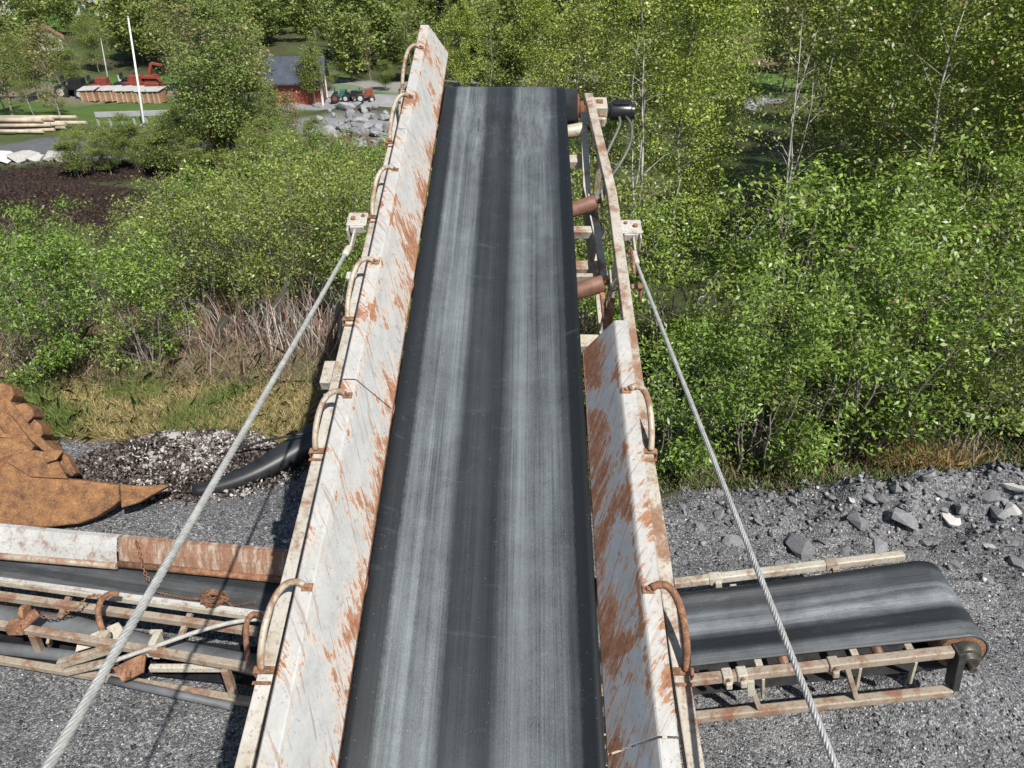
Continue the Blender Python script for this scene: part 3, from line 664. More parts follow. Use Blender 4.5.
# skirt plate at the far side: white part and rusty part, with a rolled lower lip
def skirt(pts_top, pts_bot, zt, zb, mat, nm):
    a, b = [lp(x, y, zt) for x, y in pts_top]; c, d = [lp(x, y, zb) for x, y in pts_bot]
    m_ = MB(); nrm = (b - a).cross(c - a).normalized(); n = 24; vs4 = []
    if nrm.y > 0: nrm = -nrm
    for i in range(n + 1):
        t = i / n; T_ = a.lerp(b, t); B_ = c.lerp(d, t); w_ = .006 * math.sin(i * 1.1) * math.sin(i * .37)
        lip = T_ + Vector((0, .05, -.006))
        for q in (lip, T_ + nrm * w_, T_.lerp(B_, .5) + nrm * (.01 + w_), B_): vs4.append(q)
    m_.add(vs4, [(i * 4 + k, i * 4 + k + 1, (i + 1) * 4 + k + 1, (i + 1) * 4 + k) for i in range(n) for k in range(3)], False)
    o_ = m_.build(nm, mat, lc); s4 = o_.modifiers.new('thickness', 'SOLIDIFY'); s4.thickness = .008; b4 = o_.modifiers.new('bevel', 'BEVEL'); b4.width = .002; b4.limit_method = 'ANGLE'
    return o_
M['skirt_white'] = paint_rust('skirt_white_paint', (.50, .50, .48), .26, .5, 8, (.30, .29, .27))
M['skirt_rust'] = paint_rust('skirt_rusty_paint', (.52, .47, .40), .66, .8, 8, (.30, .20, .14), (2.4, .6, .45))
o = skirt(((-120, 516), (117, 538)), ((-120, 544), (117, 564)), .80, .62, M['skirt_white'], 'skirt_plate'); o['label'] = 'white skirt plate with chipped paint'
o = skirt(((119, 538), (287, 553)), ((119, 562), (285, 578)), .80, .62, M['skirt_rust'], 'skirt_plate'); o['label'] = 'rust-streaked skirt plate'
for s0, s1 in (((-120, 546), (117, 566)), ((119, 564), (284, 580))):
    mb = MB(); mb.tube([lp(*s0, .61), lp(*s1, .61)], .028, 14); mb.build('lip_tube', M['tan'] if s0[0] < 0 else M['rust'], lc)
# belt (local frame of its own so the dust bands run along it)
B0 = lp(280, 622, .60); B1 = lp(0, 578, .60); bd = (B1 - B0).normalized(); ba = Vector((bd.y, -bd.x, 0)); ba = ba if ba.y > 0 else -ba; bu = Vector((0, 0, 1))
ob = empty('belt_frame'); bpy.data.objects.remove(ob)
ncs, nl = 31, 60; vs5 = []; Lb = (B1 - B0).length + 1.6
for i in range(nl + 1):
    for j in range(ncs):
        u = j / (ncs - 1); z = -.03 - .05 * math.sin(u * math.pi) + .03 * max(0, .25 - u) * 4 * .25 + .004 * math.sin(i * .7)
        vs5.append((i / nl * Lb - .3, .33 + u * .45, z))
mb = MB(); mb.add(vs5, [(i * ncs + j, i * ncs + j + 1, (i + 1) * ncs + j + 1, (i + 1) * ncs + j) for i in range(nl) for j in range(ncs - 1)], True)
o = mb.build('belt', M['belt_left'], lc); o.matrix_local = Matrix(((bd.x, ba.x, 0, (B0 - ba * .33).x), (bd.y, ba.y, 0, (B0 - ba * .33).y), (bd.z, ba.z, 1, (B0 - ba * .33).z), (0, 0, 0, 1)))
s_ = o.modifiers.new('thickness', 'SOLIDIFY'); s_.thickness = .010; s_.offset = -1
# near skirt: pale top flange, tan channel under it
lbar('near_flange', lp(0, 583, .60), lp(264, 619, .60), .020, .05, 'cream', .9, .1, .003)
mb = MB(); a, b = ext(lp(0, 577, .595), lp(264, 611, .595), .9, .1); c, d = ext(lp(0, 583, .575), lp(264, 619, .575), .9, .1); mb.poly([a, b, d, c], (0, 0, -.005)); mb.build('near_skirt', M['skirt_white'], lc)
lbar('channel', lp(0, 596, .54), lp(232, 628, .54), .055, .06, 'tan', .9, .2, .006)
# sagging return belt, dark pan and tube under the frame
def strip(p_list_a, p_list_b, mat, nm, thick=.01):
    m_ = MB(); n = len(p_list_a); vs6 = []
    for a, b in zip(p_list_a, p_list_b):
        for k in range(9):
            t = k / 8; q = a.lerp(b, t); q.z += .045 * math.sin(t * math.pi); vs6.append(q)
    m_.add(vs6, [(i * 9 + k, i * 9 + k + 1, (i + 1) * 9 + k + 1, (i + 1) * 9 + k) for i in range(n - 1) for k in range(8)], True)
    o_ = m_.build(nm, M[mat], lc); s6 = o_.modifiers.new('thickness', 'SOLIDIFY'); s6.thickness = thick; return o_
M['belt_return'] = plain('return_belt_rubber', (.12, .125, .13), .6, .45, 3)
strip([lp(x, y, .42) for x, y in ((-140, 598), (0, 604), (80, 616), (150, 634), (235, 650), (290, 660))], [lp(x, y, .42) for x, y in ((-140, 618), (0, 624), (80, 637), (150, 655), (235, 672), (290, 684))], 'belt_return', 'return_belt')
mb = MB(); mb.poly([lp(-140, 610, .22), lp(290, 650, .22), lp(290, 690, .22), lp(-140, 640, .22)], (0, 0, -.01)); mb.build('underpan', M['black_paint'], lc)
mb = MB(); mb.tube([lp(-140, 632, .32), lp(60, 655, .32), lp(110, 662, .32)], .045, 14); mb.build('lower_tube', M['belt_return'], lc)
mb = MB(); mb.tube([lp(110, 680, .27), lp(232, 706, .27)], .03, 12); mb.build('lower_tube', M['belt_return'], lc)
# hooks, clamps, folded bracing
def hook(ps, r, mat, nm='hook'):
    m_ = MB(); m_.tube(bez([lp(*p) for p in ps], 20), r, 12); return m_.build(nm, M[mat], lc)
hook([(104, 634, .63), (99, 622, .68), (92, 604, .78), (103, 590, .86), (119, 594, .80)], .021, 'rust')
mb = MB(); mb.box(lp(104, 636, .64), (.07, .07, .07)); mb.build('hook_base', M['strut'], lc, .012)
hook([(248, 664, .63), (249, 648, .66), (238, 618, .85), (252, 606, .84), (262, 618, .72)], .020, 'rust')
mb = MB(); mb.box(lp(157, 645, .63), (.05, .12, .16)); mb.box(lp(156, 632, .66), (.09, .03, .03)); mb.box(lp(153, 654, .60), (.08, .03, .04)); mb.build('clamp', M['cream'], lc, .006)
mb = MB(); mb.tube([lp(15, 630, .66), lp(38, 612, .70)], .040, 14); mb.tube([lp(22, 612, .74), lp(27, 612, .74)], .055, 16); mb.box(lp(17, 627, .66), (.11, .09, .08)); mb.build('shackle', M['rust'], lc, .006)
mb = MB(); mb.bar(lp(60, 664, .42), lp(122, 645, .64), .045, .075, (0, 0, 1)); mb.bar(lp(66, 672, .34), lp(118, 660, .50), .045, .055, (0, 0, 1)); mb.build('folding_brace', M['strut'], lc, .012, 3)
mb = MB(); mb.poly([lp(112, 668, .5), lp(146, 652, .58), lp(143, 672, .5), lp(122, 682, .44)], (0, .01, -.02)); mb.tube([lp(128, 672, .52), lp(128, 678, .50)], .02, 8); mb.build('gusset', M['rust'], lc, .003)
mb = MB(); mb.poly([lp(78, 640, .5), lp(118, 622, .56), lp(128, 636, .52), lp(75, 652, .46)], (0, .01, -.012)); mb.build('gusset', M['cream'], lc, .003)
for (xa, ya) in ((60, 618), (180, 638)):
    mb = MB(); mb.bar(lp(xa, ya, .50), lp(xa + 12, ya - 28, .50), .04, .04, (0, 0, 1)); mb.build('cross_member', M['tan'], lc, .004)
# grey rope lying over the left conveyor
def wire(name, ctrl, r, mat, label, cat, n=40, grp=None):
    m_ = MB(); m_.tube(bez(ctrl, n), r, 10); o_ = m_.build(name, mat); tag(o_, label, cat, grp); return o_
o = wire('rope', [at(262, 619, .66), at(225, 620, .70), at(190, 632, .72), at(165, 645, .67), at(130, 654, .66), at(95, 668, .56)], .016, M['grey_rope'], 'old grey rope lying slack across the frame of the left side conveyor', 'rope')
# chains: linked rings
def chain(name, pts, r, label, group=None):
    m_ = MB(); k = 0
    for a, b in zip(pts, pts[1:]):
        L_ = (b - a).length; n = max(1, round(L_ / (r * 2.3))); d_ = (b - a).normalized()
        for i in range(n):
            c = a.lerp(b, (i + .5) / n); s1 = d_.orthogonal().normalized(); s2 = d_.cross(s1); side = s1 if k % 2 else s2; k += 1
            ring = [c + d_ * (math.cos(th) * r * 1.55) + side * (math.sin(th) * r) for th in np.linspace(0, 2 * math.pi, 11)]
            m_.tube(ring, r * .34, 5, cap=False)
    o_ = m_.build(name, M['rust'], fix=False); tag(o_, label, 'chain', group); return o_
rnd = random.Random(4)
chain('chain', [at(136, 541, .82), at(138, 548, .79), at(141, 562, .72), at(146, 575, .64), at(150, 582, .60)], .011, 'rusty chain hanging over the rusty skirt plate of the left conveyor')
pts = [at(158, 592, .60), at(168, 595, .58), at(180, 597, .58), at(190, 599, .59)]
for i in range(70):
    th = i * .62; pts.append(at(213 + 13 * math.cos(th) * (.45 + .55 * math.sin(i * .37) ** 2) + 4 * math.sin(i * 1.7), 598 + 6 * math.sin(th) + 2.5 * math.sin(i * .9), .595 + .012 * (i % 5)))
pts += [at(232, 606, .59), at(245, 604, .58), at(255, 602, .58)]
chain('chain', pts, .008, 'rusty chain heaped in a tangle on the left conveyor belt')
chain('chain', [at(38, 616, .68), at(50, 617, .66), at(65, 613, .68), at(78, 607, .70), at(86, 598, .74), at(95, 595, .78), at(104, 597, .76)], .011, 'rusty chain strung from the shackle to the curved hook of the left conveyor')
#@@PART3
# ------------------------------------------------------------------ loose stone: gravel, rubble, rocks
rs = np.random.RandomState(11)
OCT = np.array([[1, 0, 0], [-1, 0, 0], [0, 1, 0], [0, -1, 0], [0, 0, 1], [0, 0, -1]], float)
OF = np.array([[0, 2, 4], [2, 1, 4], [1, 3, 4], [3, 0, 4], [2, 0, 5], [1, 2, 5], [3, 1, 5], [0, 3, 5]])
def pebbles(name, P, size, colr, mat, label, cat, flat=.7):
    n = len(P); S = size[:, None, None] * (.6 + .8 * rs.rand(n, 6, 1)) * np.array([1, 1, flat])
    q = rs.randn(n, 4); q /= np.linalg.norm(q, axis=1)[:, None]; w, x, y, z = q.T
    RM = np.stack([1 - 2 * (y * y + z * z), 2 * (x * y - z * w), 2 * (x * z + y * w), 2 * (x * y + z * w), 1 - 2 * (x * x + z * z), 2 * (y * z - x * w), 2 * (x * z - y * w), 2 * (y * z + x * w), 1 - 2 * (x * x + y * y)], -1).reshape(n, 3, 3)
    V = np.einsum('nij,nkj->nki', RM, OCT[None] * S) + P[:, None]
    F = (OF[None] + 6 * np.arange(n)[:, None, None]).reshape(-1, 3)
    C = np.repeat(np.concatenate([colr, np.ones((n, 1))], 1), 6, 0)
    o = fast_mesh(name, V.reshape(-1, 3), F, mat, C); tag(o, label, cat, kind='stuff'); return o
n = 60000
px_ = rs.uniform(-5.6, 6.2, n); py_ = rs.uniform(2.7, 7.4, n); keep = py_ < edge_y(px_) - np.clip(-px_ - .3, 0, 1.5) * .75 + rs.randn(n) * .06; px_, py_ = px_[keep], py_[keep]
dens = fbm(px_ * 1.3, py_ * 1.3); k2 = rs.rand(len(px_)) < .25 + 1.3 * dens; px_, py_ = px_[k2], py_[k2]
n = len(px_); sz = .0045 + .0085 * rs.rand(n) ** 2.5 + (rs.rand(n) < .02) * .012
g = (.035 + .42 * rs.rand(n) ** 2.6)[:, None] * np.array([[1, 1.0, 1.01]]); g[rs.rand(n) < .035] = .55
pebbles('gravel', np.stack([px_, py_, height(px_, py_) + sz * .4], 1), sz, g, M['chips'], 'loose crushed grey gravel covering the yard', 'gravel')
# coarse rubble towards the right edge
n = 7000; px_ = rs.uniform(.8, 7.5, n); py_ = 5.75 + rs.randn(n) * .36 ; k = (py_ < edge_y(px_) + .25) & (rs.rand(n) < .12 + .22 * (px_ - 1.6)); px_, py_ = px_[k], py_[k]; n = len(px_)
sz = .009 + .030 * rs.rand(n) ** 3; g = (.05 + .24 * rs.rand(n) ** 1.6)[:, None] * np.array([[1, 1.01, 1.06]]); g[rs.rand(n) < .03] = .5
pebbles('rubble', np.stack([px_, py_, height(px_, py_) + sz * .3], 1), sz, g, M['chips'], 'coarse broken grey stone strewn along the edge under the bushes', 'rubble')
# heap of bark and pale chips
hc = march(185, 468); hx, hy = hc.x, hc.y; n = 12000
rr = np.sqrt(rs.rand(n)) * 1.02; th = rs.rand(n) * 6.283; lob = .78 + .5 * vn(np.cos(th) * 1.6 + 9, np.sin(th) * 1.6 + 4) + rs.randn(n) * .05
qx = hx + .05 + rr * np.cos(th) * 1.12 * lob; qy = hy + rr * np.sin(th) * .62 * lob
hz = .24 * np.clip(1 - rr ** 1.5, 0, 1) * (.35 + 1.3 * fbm(qx * 3.1, qy * 3.1)) + .05 * fbm(qx * 9, qy * 9) * (rr < .9)
wp = np.clip((fbm(qx * 2.4 + 3, qy * 2.4) - .46) * 2.6, .04, .62); wht = rs.rand(n) < wp
g = np.where(wht[:, None], np.array([[.50, .47, .44]]) * (.25 + .85 * rs.rand(n, 1)), np.array([[.085, .068, .062]]) * (.2 + 2.0 * rs.rand(n, 1) ** 1.8))
chips = pebbles('mulch_heap', np.stack([qx, qy, height(qx, qy) + hz + rs.rand(n) * .015], 1), .008 + .030 * rs.rand(n) ** 2.0, g, M['chips'], 'low heap of dark bark mixed with pale stone chips beside the rusty bucket', 'heap', .35)

import bmesh
def rock_mesh(name, seed, mat, squash=.6):
    r_ = random.Random(seed); bm = bmesh.new()
    for i in range(17):
        v = Vector((r_.gauss(0, 1), r_.gauss(0, 1), r_.gauss(0, 1))).normalized(); v *= r_.uniform(.78, 1.0)
        bm.verts.new((v.x * 1.15, v.y * .85, v.z * squash))
    res = bmesh.ops.convex_hull(bm, input=bm.verts); 
    bmesh.ops.delete(bm, geom=[g for g in res['geom_interior'] if isinstance(g, bmesh.types.BMVert)], context='VERTS')
    bmesh.ops.bevel(bm, geom=list(bm.edges), offset=.012, segments=1, affect='EDGES')
    bmesh.ops.recalc_face_normals(bm, faces=bm.faces)
    me = bpy.data.meshes.new(name); bm.to_mesh(me); bm.free(); me.materials.append(mat); return me
RM_ = [rock_mesh('rock', 100 + i, M['rock'], .45 + .08 * i) for i in range(6)]
RP_ = [rock_mesh('rock', 200 + i, M['rock_pale'], .45) for i in range(3)]
RQ_ = [rock_mesh('boulder', 300 + i, M['rock_light'], .7) for i in range(4)]
def rock(me, x, y, s, label, group=None, name='rock', sink=.35, cat='rock', rot=None):
    o = bpy.data.objects.new(name, me); col.objects.link(o); s3 = (s * rnd.uniform(.8, 1.25), s * rnd.uniform(.8, 1.2), s * rnd.uniform(.7, 1.1))
    o.scale = s3; o.location = (x, y, gz(x, y) + s * sink * .5); o.rotation_euler = rot or (rnd.uniform(-.4, .4), rnd.uniform(-.4, .4), rnd.uniform(0, 6.28))
    tag(o, label, cat, group); return o
for i, (x, y, s) in enumerate([(735, 540, .16), (800, 545, .17), (858, 520, .15), (905, 515, .17), (845, 575, .10), (792, 500, .09), (870, 497, .09), (930, 540, .12), (955, 560, .09), (985, 575, .08), (1000, 510, .13), (1015, 560, .12), (760, 520, .08), (700, 525, .07), (880, 545, .13), (915, 560, .08), (962, 505, .10), (825, 500, .07), (1010, 540, .09), (990, 492, .14), (715, 505, .06), (845, 548, .09), (780, 560, .07), (895, 488, .08), (940, 492, .09)]):
    p = march(x, y + 4); rock(RM_[i % 6], p.x, p.y, s * .9, 'dark grey broken rock among the rubble at the right edge of the gravel', 'broken grey rocks at the right edge', sink=-.1)
for i in range(85):
    x_ = 1.3 + 5.4 * rnd.random() ** .7; y_ = 5.78 + rnd.gauss(0, .24); s_ = rnd.uniform(.03, .085) * (.6 + .10 * x_)
    rock(RM_[i % 6], x_, y_, s_, 'small grey angular stone in the rubble below the right bushes', 'small angular stones in the right rubble', sink=.05, rot=(rnd.uniform(-1, 1), rnd.uniform(-1, 1), rnd.uniform(0, 6)))
for (x, y, s, lab) in ((948, 520, .105, 'large pale flat rock in the rubble at the right edge'), (989, 543, .07, 'small white rock with a pointed top lying right of the conveyor end'), (1014, 488, .12, 'pale rock half hidden by the bush at the right border'), (850, 499, .05, 'small white stone below the dark bush left of the rubble'), (965, 462, .035, 'tiny pale pebble lying under the straw grass tuft'), (1010, 508, .11, 'pale angular rock near the right border of the yard')):
    p = march(x, y + 4); rock(RP_[int(x) % 3], p.x, p.y, s, lab, rot=(.15, .1, x))
for (x, y, s, lab) in ((128, 484, .07, 'white flat stone resting behind the rusty tooth'), (178, 447, .09, 'white stone lump on top of the bark heap'), (232, 452, .05, 'small white stone on the right shoulder of the bark heap')):
    p = march(x, y); o = rock(RP_[int(x) % 3], p.x, p.y, s, lab, rot=(.1, .2, x)); o.location.z += .14 if x > 150 else .02

# ------------------------------------------------------------------ rusty attachment with a long tooth, lower left
bk = empty('ripper_bucket', (-3.9, 6.1, 0)); tag(bk, 'big orange rusty bucket with a long curved tooth lying on the gravel at left', 'bucket')
BI = Matrix.Translation((3.9, -6.1, 0))
pn = Vector((.10, -.80, .62)).normalized(); pp = at(60, 524, .06)
def bp(px, py, off=0.0): return BI @ (atp(px, py, pp + pn * off, pn))
def plate(name, pts, off, th, mat='rust_orange', bevel=.012):
    m_ = MB(); m_.poly([bp(x, y, off) for x, y in pts], -pn * th); return m_.build(name, M[mat], bk, bevel, 3)
plate('tooth', [(-80, 470), (-10, 478), (6, 462), (30, 474), (60, 478), (90, 481), (118, 485), (119, 501), (112, 507), (96, 517), (78, 524), (50, 527), (-10, 528), (-80, 530)], .10, .16, bevel=.02)
plate('tooth_tip', [(119.5, 484.5), (140, 486), (166, 484.5), (168, 486.5), (150, 496), (138, 503), (121, 508)], .08, .10, bevel=.012)
plate('side_plate', [(6, 462), (12, 456), (33, 450), (45, 452), (58, 462), (67, 479), (30, 477)], .13, .05)
plate('side_plate', [(-80, 437), (5, 438), (28, 439), (34, 446), (30, 452), (10, 458), (-4, 470), (-80, 480)], .05, .08)
plate('shell', [(-80, 360), (-8, 386), (6, 393), (20, 410), (36, 434), (50, 450), (34, 446), (28, 439), (-80, 439)], -.04, .30)
plate('shell_rim', [(-4, 392), (4, 394), (34, 432), (52, 448), (66, 462), (75, 473), (70, 476), (58, 468), (44, 452), (30, 440), (8, 412)], .05, .05)
plate('lip_plate', [(41, 453), (58, 449), (62, 452), (56, 460), (46, 463)], .18, .03)
for lug in ([(-6, 384), (3, 383), (11, 387), (14, 395), (9, 402), (-2, 397)], [(14, 405), (24, 403), (32, 408), (34, 416), (27, 423), (16, 414)], [(29, 424), (34, 419), (41, 425), (43, 434), (37, 440), (30, 432)]):
    o = plate('lug', lug, .03, .20, bevel=.012)
plate('shell_seam', [(-80, 405), (-2, 433), (27, 436), (28, 440), (-3, 437), (-80, 411)], .015, .03, bevel=.004)
plate('stiffener', [(-60, 395), (-20, 400), (4, 434), (-2, 436)], .02, .04, bevel=.01)
plate('gap_shade', [(-80, 458), (2, 457), (22, 452), (10, 462), (4, 476), (1, 500), (-80, 500)], .062, .02, 'rust_dark', .004)  # dark sheet standing in for the shade inside the gap above the tooth
plate('hook_plate', [(60, 452), (67, 456), (76, 473), (71, 477), (64, 468)], .10, .10, bevel=.012)
mb = MB(); mb.poly([bp(-80, 450, -.2), bp(60, 455, -.2), bp(60, 500, -.2), bp(-80, 520, -.2)], -pn * .03); mb.build('inner_wall', M['rust_dark'], bk)

# ------------------------------------------------------------------ curved black rubber strip
t_ = []
m_ = MB(); ctr = [(193, 492, .07), (225, 487, .08), (262, 476, .12), (290, 456, .20), (322, 430, .28), (352, 425, .26)]
cl = bez([at(*c) for c in ctr], 26); nl = len(cl)
for i, c in enumerate(cl):
    d = (cl[min(i + 1, nl - 1)] - cl[max(0, i - 1)]).normalized(); sde = d.cross(Vector((0, 0, 1))).normalized(); tt = i / (nl - 1); k = .55 + .9 * tt
    for a_, b_ in ((-.17, .05), (-.10, .10), (.0, .085), (.07, .06), (.085, .0), (.075, -.09)): t_.append(c + sde * a_ * k + Vector((0, 0, b_ * k)))
m_.add(t_, [(i * 6 + q, i * 6 + q + 1, (i + 1) * 6 + q + 1, (i + 1) * 6 + q) for i in range(nl - 1) for q in range(5)], True)
o = m_.build('rubber_strip', M['rubber']); s_ = o.modifiers.new('thickness', 'SOLIDIFY'); s_.thickness = .02
tag(o, 'curved black rubber gutter strip lying on gravel beside the bark heap', 'rubber strip')
m_ = MB(); c1 = [at(232, 452, .25), at(280, 432, .50), at(310, 436, .45), at(345, 426, .3)]; m_.tube(bez(c1, 18), .012, 6); o = m_.build('rubber_hose', M['rubber']); tag(o, 'thin black hose looping above the curved rubber strip', 'hose')
p_ = at(330, 438, .0); m_ = MB(); c1 = [p_ + Vector((-.25, .35, .0)), p_ + Vector((.2, .1, .5)), p_ + Vector((.8, 0, .7)), p_ + Vector((1.4, .2, .0))]
for dx in (0, .08, .16, .24, .32): m_.tube(bez([q + Vector((0, dx - .15, dx * .5)) for q in c1], 16), .06, 8)
o = m_.build('rubber_sheet', M['rubber']); tag(o, 'black rubber sheet bunched up on the ground under the long conveyor', 'rubber sheet')

# ------------------------------------------------------------------ plants: prototypes
def leaf_cloud(C, n, spread, size, r_, aspect=.55, up=.5, zsq=.8, brown=.02, lo=0., colbias=0.0):
    """n leaves around the anchor points C (m,3+1 per-anchor tone)"""
    m = len(C); i = r_.randint(0, m, n); P = C[i, :3] + r_.randn(n, 3) * spread * np.array([1, 1, zsq])
    nr = r_.randn(n, 3); nr[:, 2] = np.abs(nr[:, 2]) + up; nr /= np.linalg.norm(nr, axis=1)[:, None]
    a = np.cross(nr, r_.randn(n, 3)); a /= np.linalg.norm(a, axis=1)[:, None]; b = np.cross(nr, a)
    s = (size * (.45 + 1.05 * r_.rand(n)))[:, None]
    V = np.stack([P - a * s * .5, P + b * s * aspect * .5 + nr * s * .08, P + a * s * .5, P - b * s * aspect * .5 + nr * s * .08], 1)
    F = np.arange(4 * n).reshape(n, 4)
    tone = C[i, 3]; col_ = np.stack([np.clip(tone + r_.randn(n) * .22 + colbias, 0, 1), np.clip(.5 + r_.randn(n) * .28, 0, 1), (r_.rand(n) < brown) * 1.0, np.ones(n)], 1)
    return V.reshape(-1, 3), F, np.repeat(col_, 4, 0)

def woody(name, kind, seed, H, cr, nst, mat, leafmat, nleaf, lsize, spread, c0=.25, trunk_r=.05, stem_sides=6, splay=.5, **kw):
    """returns (wood mesh, foliage mesh)"""
    r_ = np.random.RandomState(seed); m_ = MB(); anchors = []; tw = []
    for s in range(nst):
        th = r_.rand() * 6.283; sp = splay * (r_.rand() ** .6) * cr if nst > 1 else .05 * H * (r_.rand() - .3)
        base = Vector((math.cos(th), math.sin(th), 0)) * (.12 * cr * (nst > 1) * r_.rand() * 2); h = H * (r_.uniform(.72, 1) if nst > 1 else 1)
        pts = []; k = 9; bx_, by_ = r_.randn(2) * .03 * H
        for i in range(k):
            t = i / (k - 1); pts.append(base + Vector((math.cos(th) * sp * t ** 1.2 + bx_ * math.sin(t * 3) + r_.randn() * .008 * H, math.sin(th) * sp * t ** 1.2 + by_ * math.sin(t * 2.6) + r_.randn() * .008 * H, h * t)))
        tr = trunk_r * (r_.uniform(.7, 1) if nst > 1 else 1)
        m_.tube(pts, [tr * (1 - .88 * i / (k - 1)) for i in range(k)], stem_sides, cap=False)
        nb = kw.get('nb', 12)
        for b in range(nb):
            t = c0 + (1 - c0) * ((b + r_.rand()) / nb); i = min(k - 2, int(t * (k - 1))); f_ = t * (k - 1) - i; p0 = pts[i].lerp(pts[i + 1], f_)
            prof = math.sin(math.pi * min(1, ((t - c0) / (1 - c0)) * .82 + .16)) ** .8 if kind != 'spruce' else (1 - (t - c0) / (1 - c0)) * .95 + .06
            L_ = cr * prof * r_.uniform(.65, 1.1) * (1 if nst == 1 else .55); ph = b * 2.4 + r_.rand()
            ris = {'birch': .65, 'bush': .6, 'round': .35, 'spruce': -.22}[kind]; ris = ris + r_.uniform(-.2, .2)
            e = p0 + Vector((math.cos(ph) * L_, math.sin(ph) * L_, L_ * ris)); mid = p0.lerp(e, .55) + Vector((0, 0, L_ * .08))
            tip = e + Vector((0, 0, -L_ * (.12 if kind == 'birch' else 0)))
            f0_ = len(m_.f); m_.tube([p0, mid, tip], [tr * .30 * (1 - t * .5), tr * .18 * (1 - t * .5), .003], 4, cap=False)
            if kw.get('twig', nst == 1): tw.append((f0_, len(m_.f)))
            tone = r_.rand() * .55 + .2
            for q in np.linspace(.3, 1.02, kw.get('na', 6)):
                c = p0.lerp(mid, q / .55) if q < .55 else mid.lerp(tip, (q - .55) / .45)
                anchors.append((c.x, c.y, c.z, tone))
                if kind != 'spruce':
                    sd = Vector((-math.sin(ph), math.cos(ph), .3)) * L_ * .3 * r_.uniform(-1, 1); anchors.append((c.x + sd.x, c.y + sd.y, c.z + sd.z, tone))
        anchors.append((pts[-1].x, pts[-1].y, pts[-1].z, .6))
    wood = m_.build('trunk', mat, fix=False); A = np.array(anchors)
    wood.data.materials.append(M['bark_grey'])
    mi = np.zeros(len(m_.f), np.int32)
    for a_, b_ in tw: mi[a_:b_] = 1
    wood.data.polygons.foreach_set('material_index', mi)
    V, F, C = leaf_cloud(A, nleaf, spread, lsize, r_, aspect=kw.get('aspect', .55), zsq=kw.get('zsq', .8), brown=kw.get('brown', .02), up=kw.get('up', .5), colbias=kw.get('bias', 0))
    # gaps: drop leaves where a 3-d noise is low
    cen = V.reshape(-1, 4, 3).mean(1); g_ = vn(cen[:, 0] / kw.get('gap', .35) + 31 + seed, cen[:, 2] / kw.get('gap', .35) + 11) * .6 + vn(cen[:, 1] / kw.get('gap', .35) + 5, cen[:, 2] / kw.get('gap', .35) + 57 + seed) * .4
    k = (g_ > kw.get('thin', .36)) & (cen[:, 2] > kw.get('zmin', .0)); F = np.arange(4 * k.sum()).reshape(-1, 4); V = V.reshape(-1, 4, 3)[k].reshape(-1, 3); C = C.reshape(-1, 4, 4)[k].reshape(-1, 4)
    fol = fast_mesh('crown', V, F, leafmat, C)
    mw, mf = wood.data, fol.data; bpy.data.objects.remove(wood); bpy.data.objects.remove(fol); return mw, mf
PR = {}
PR['bush'] = [woody('b', 'bush', 20 + i, 3.0, 1.45, 12, M['bark_grey'], M['leaf_bush'], 21000, .064, .14, c0=.06, trunk_r=.020, nb=9, na=4, zmin=.05, gap=.34, thin=.46, aspect=.42) for i in range(4)]
PR['willow'] = [woody('w', 'bush', 40 + i, 3.0, 1.35, 13, M['bark_grey'], M['leaf_willow'], 15000, .052, .13, c0=.30, trunk_r=.018, nb=9, na=4, zmin=.3, gap=.24, thin=.42, aspect=.42, brown=.05) for i in range(4)]
PR['birch'] = [woody('t', 'birch', 60 + i, 9, 1.9, 1, M['birch'], M['leaf_birch'], 38000, .080, .23, c0=.14, trunk_r=.055, nb=46, na=6, gap=.5, thin=.40, zsq=1.1) for i in range(4)]
PR['thinbirch'] = [woody('t', 'birch', 70 + i, 7, 1.3, 1, M['birch'], M['leaf_willow'], 12000, .07, .22, c0=.25, trunk_r=.045, nb=34, na=5, gap=.4, thin=.46, zsq=1.1, brown=.1) for i in range(2)]
PR['barebirch'] = [woody('t', 'birch', 80 + i, 6.5, 1.25, 3, M['birch'], M['leaf_willow'], 800, .06, .2, c0=.3, trunk_r=.045, nb=9, na=5, splay=.26, brown=.2) for i in range(2)]
PR['far'] = [woody('f', 'round', 90 + i, 8, 2.7, 1, M['bark'], M['leaf_far'], 5200, .30, .42, c0=.15, trunk_r=.12, nb=30, na=4, gap=1.0, thin=.37, aspect=.7) for i in range(4)]
PR['farbrown'] = [woody('f', 'birch', 96 + i, 8, 1.8, 1, M['bark_grey'], M['leaf_brown'], 2600, .20, .40, c0=.15, trunk_r=.09, nb=40, na=4, gap=.8, thin=.40, brown=.25, aspect=.6) for i in range(2)]
PR['mid'] = [woody('m', 'round', 110 + i, 6, 2.0, 1 if i else 3, M['bark_grey'], M['leaf_far'], 24000, .10, .30, c0=.22, trunk_r=.07, nb=34, na=5, gap=.6, thin=.42, aspect=.6, brown=.05) for i in range(3)]
PR['spruce'] = [woody('s', 'spruce', 99, 10, 1.9, 1, M['bark'], M['leaf_dark'], 7000, .22, .16, c0=.08, trunk_r=.12, nb=80, na=5, gap=.5, thin=.25, up=.2, zsq=.5)]
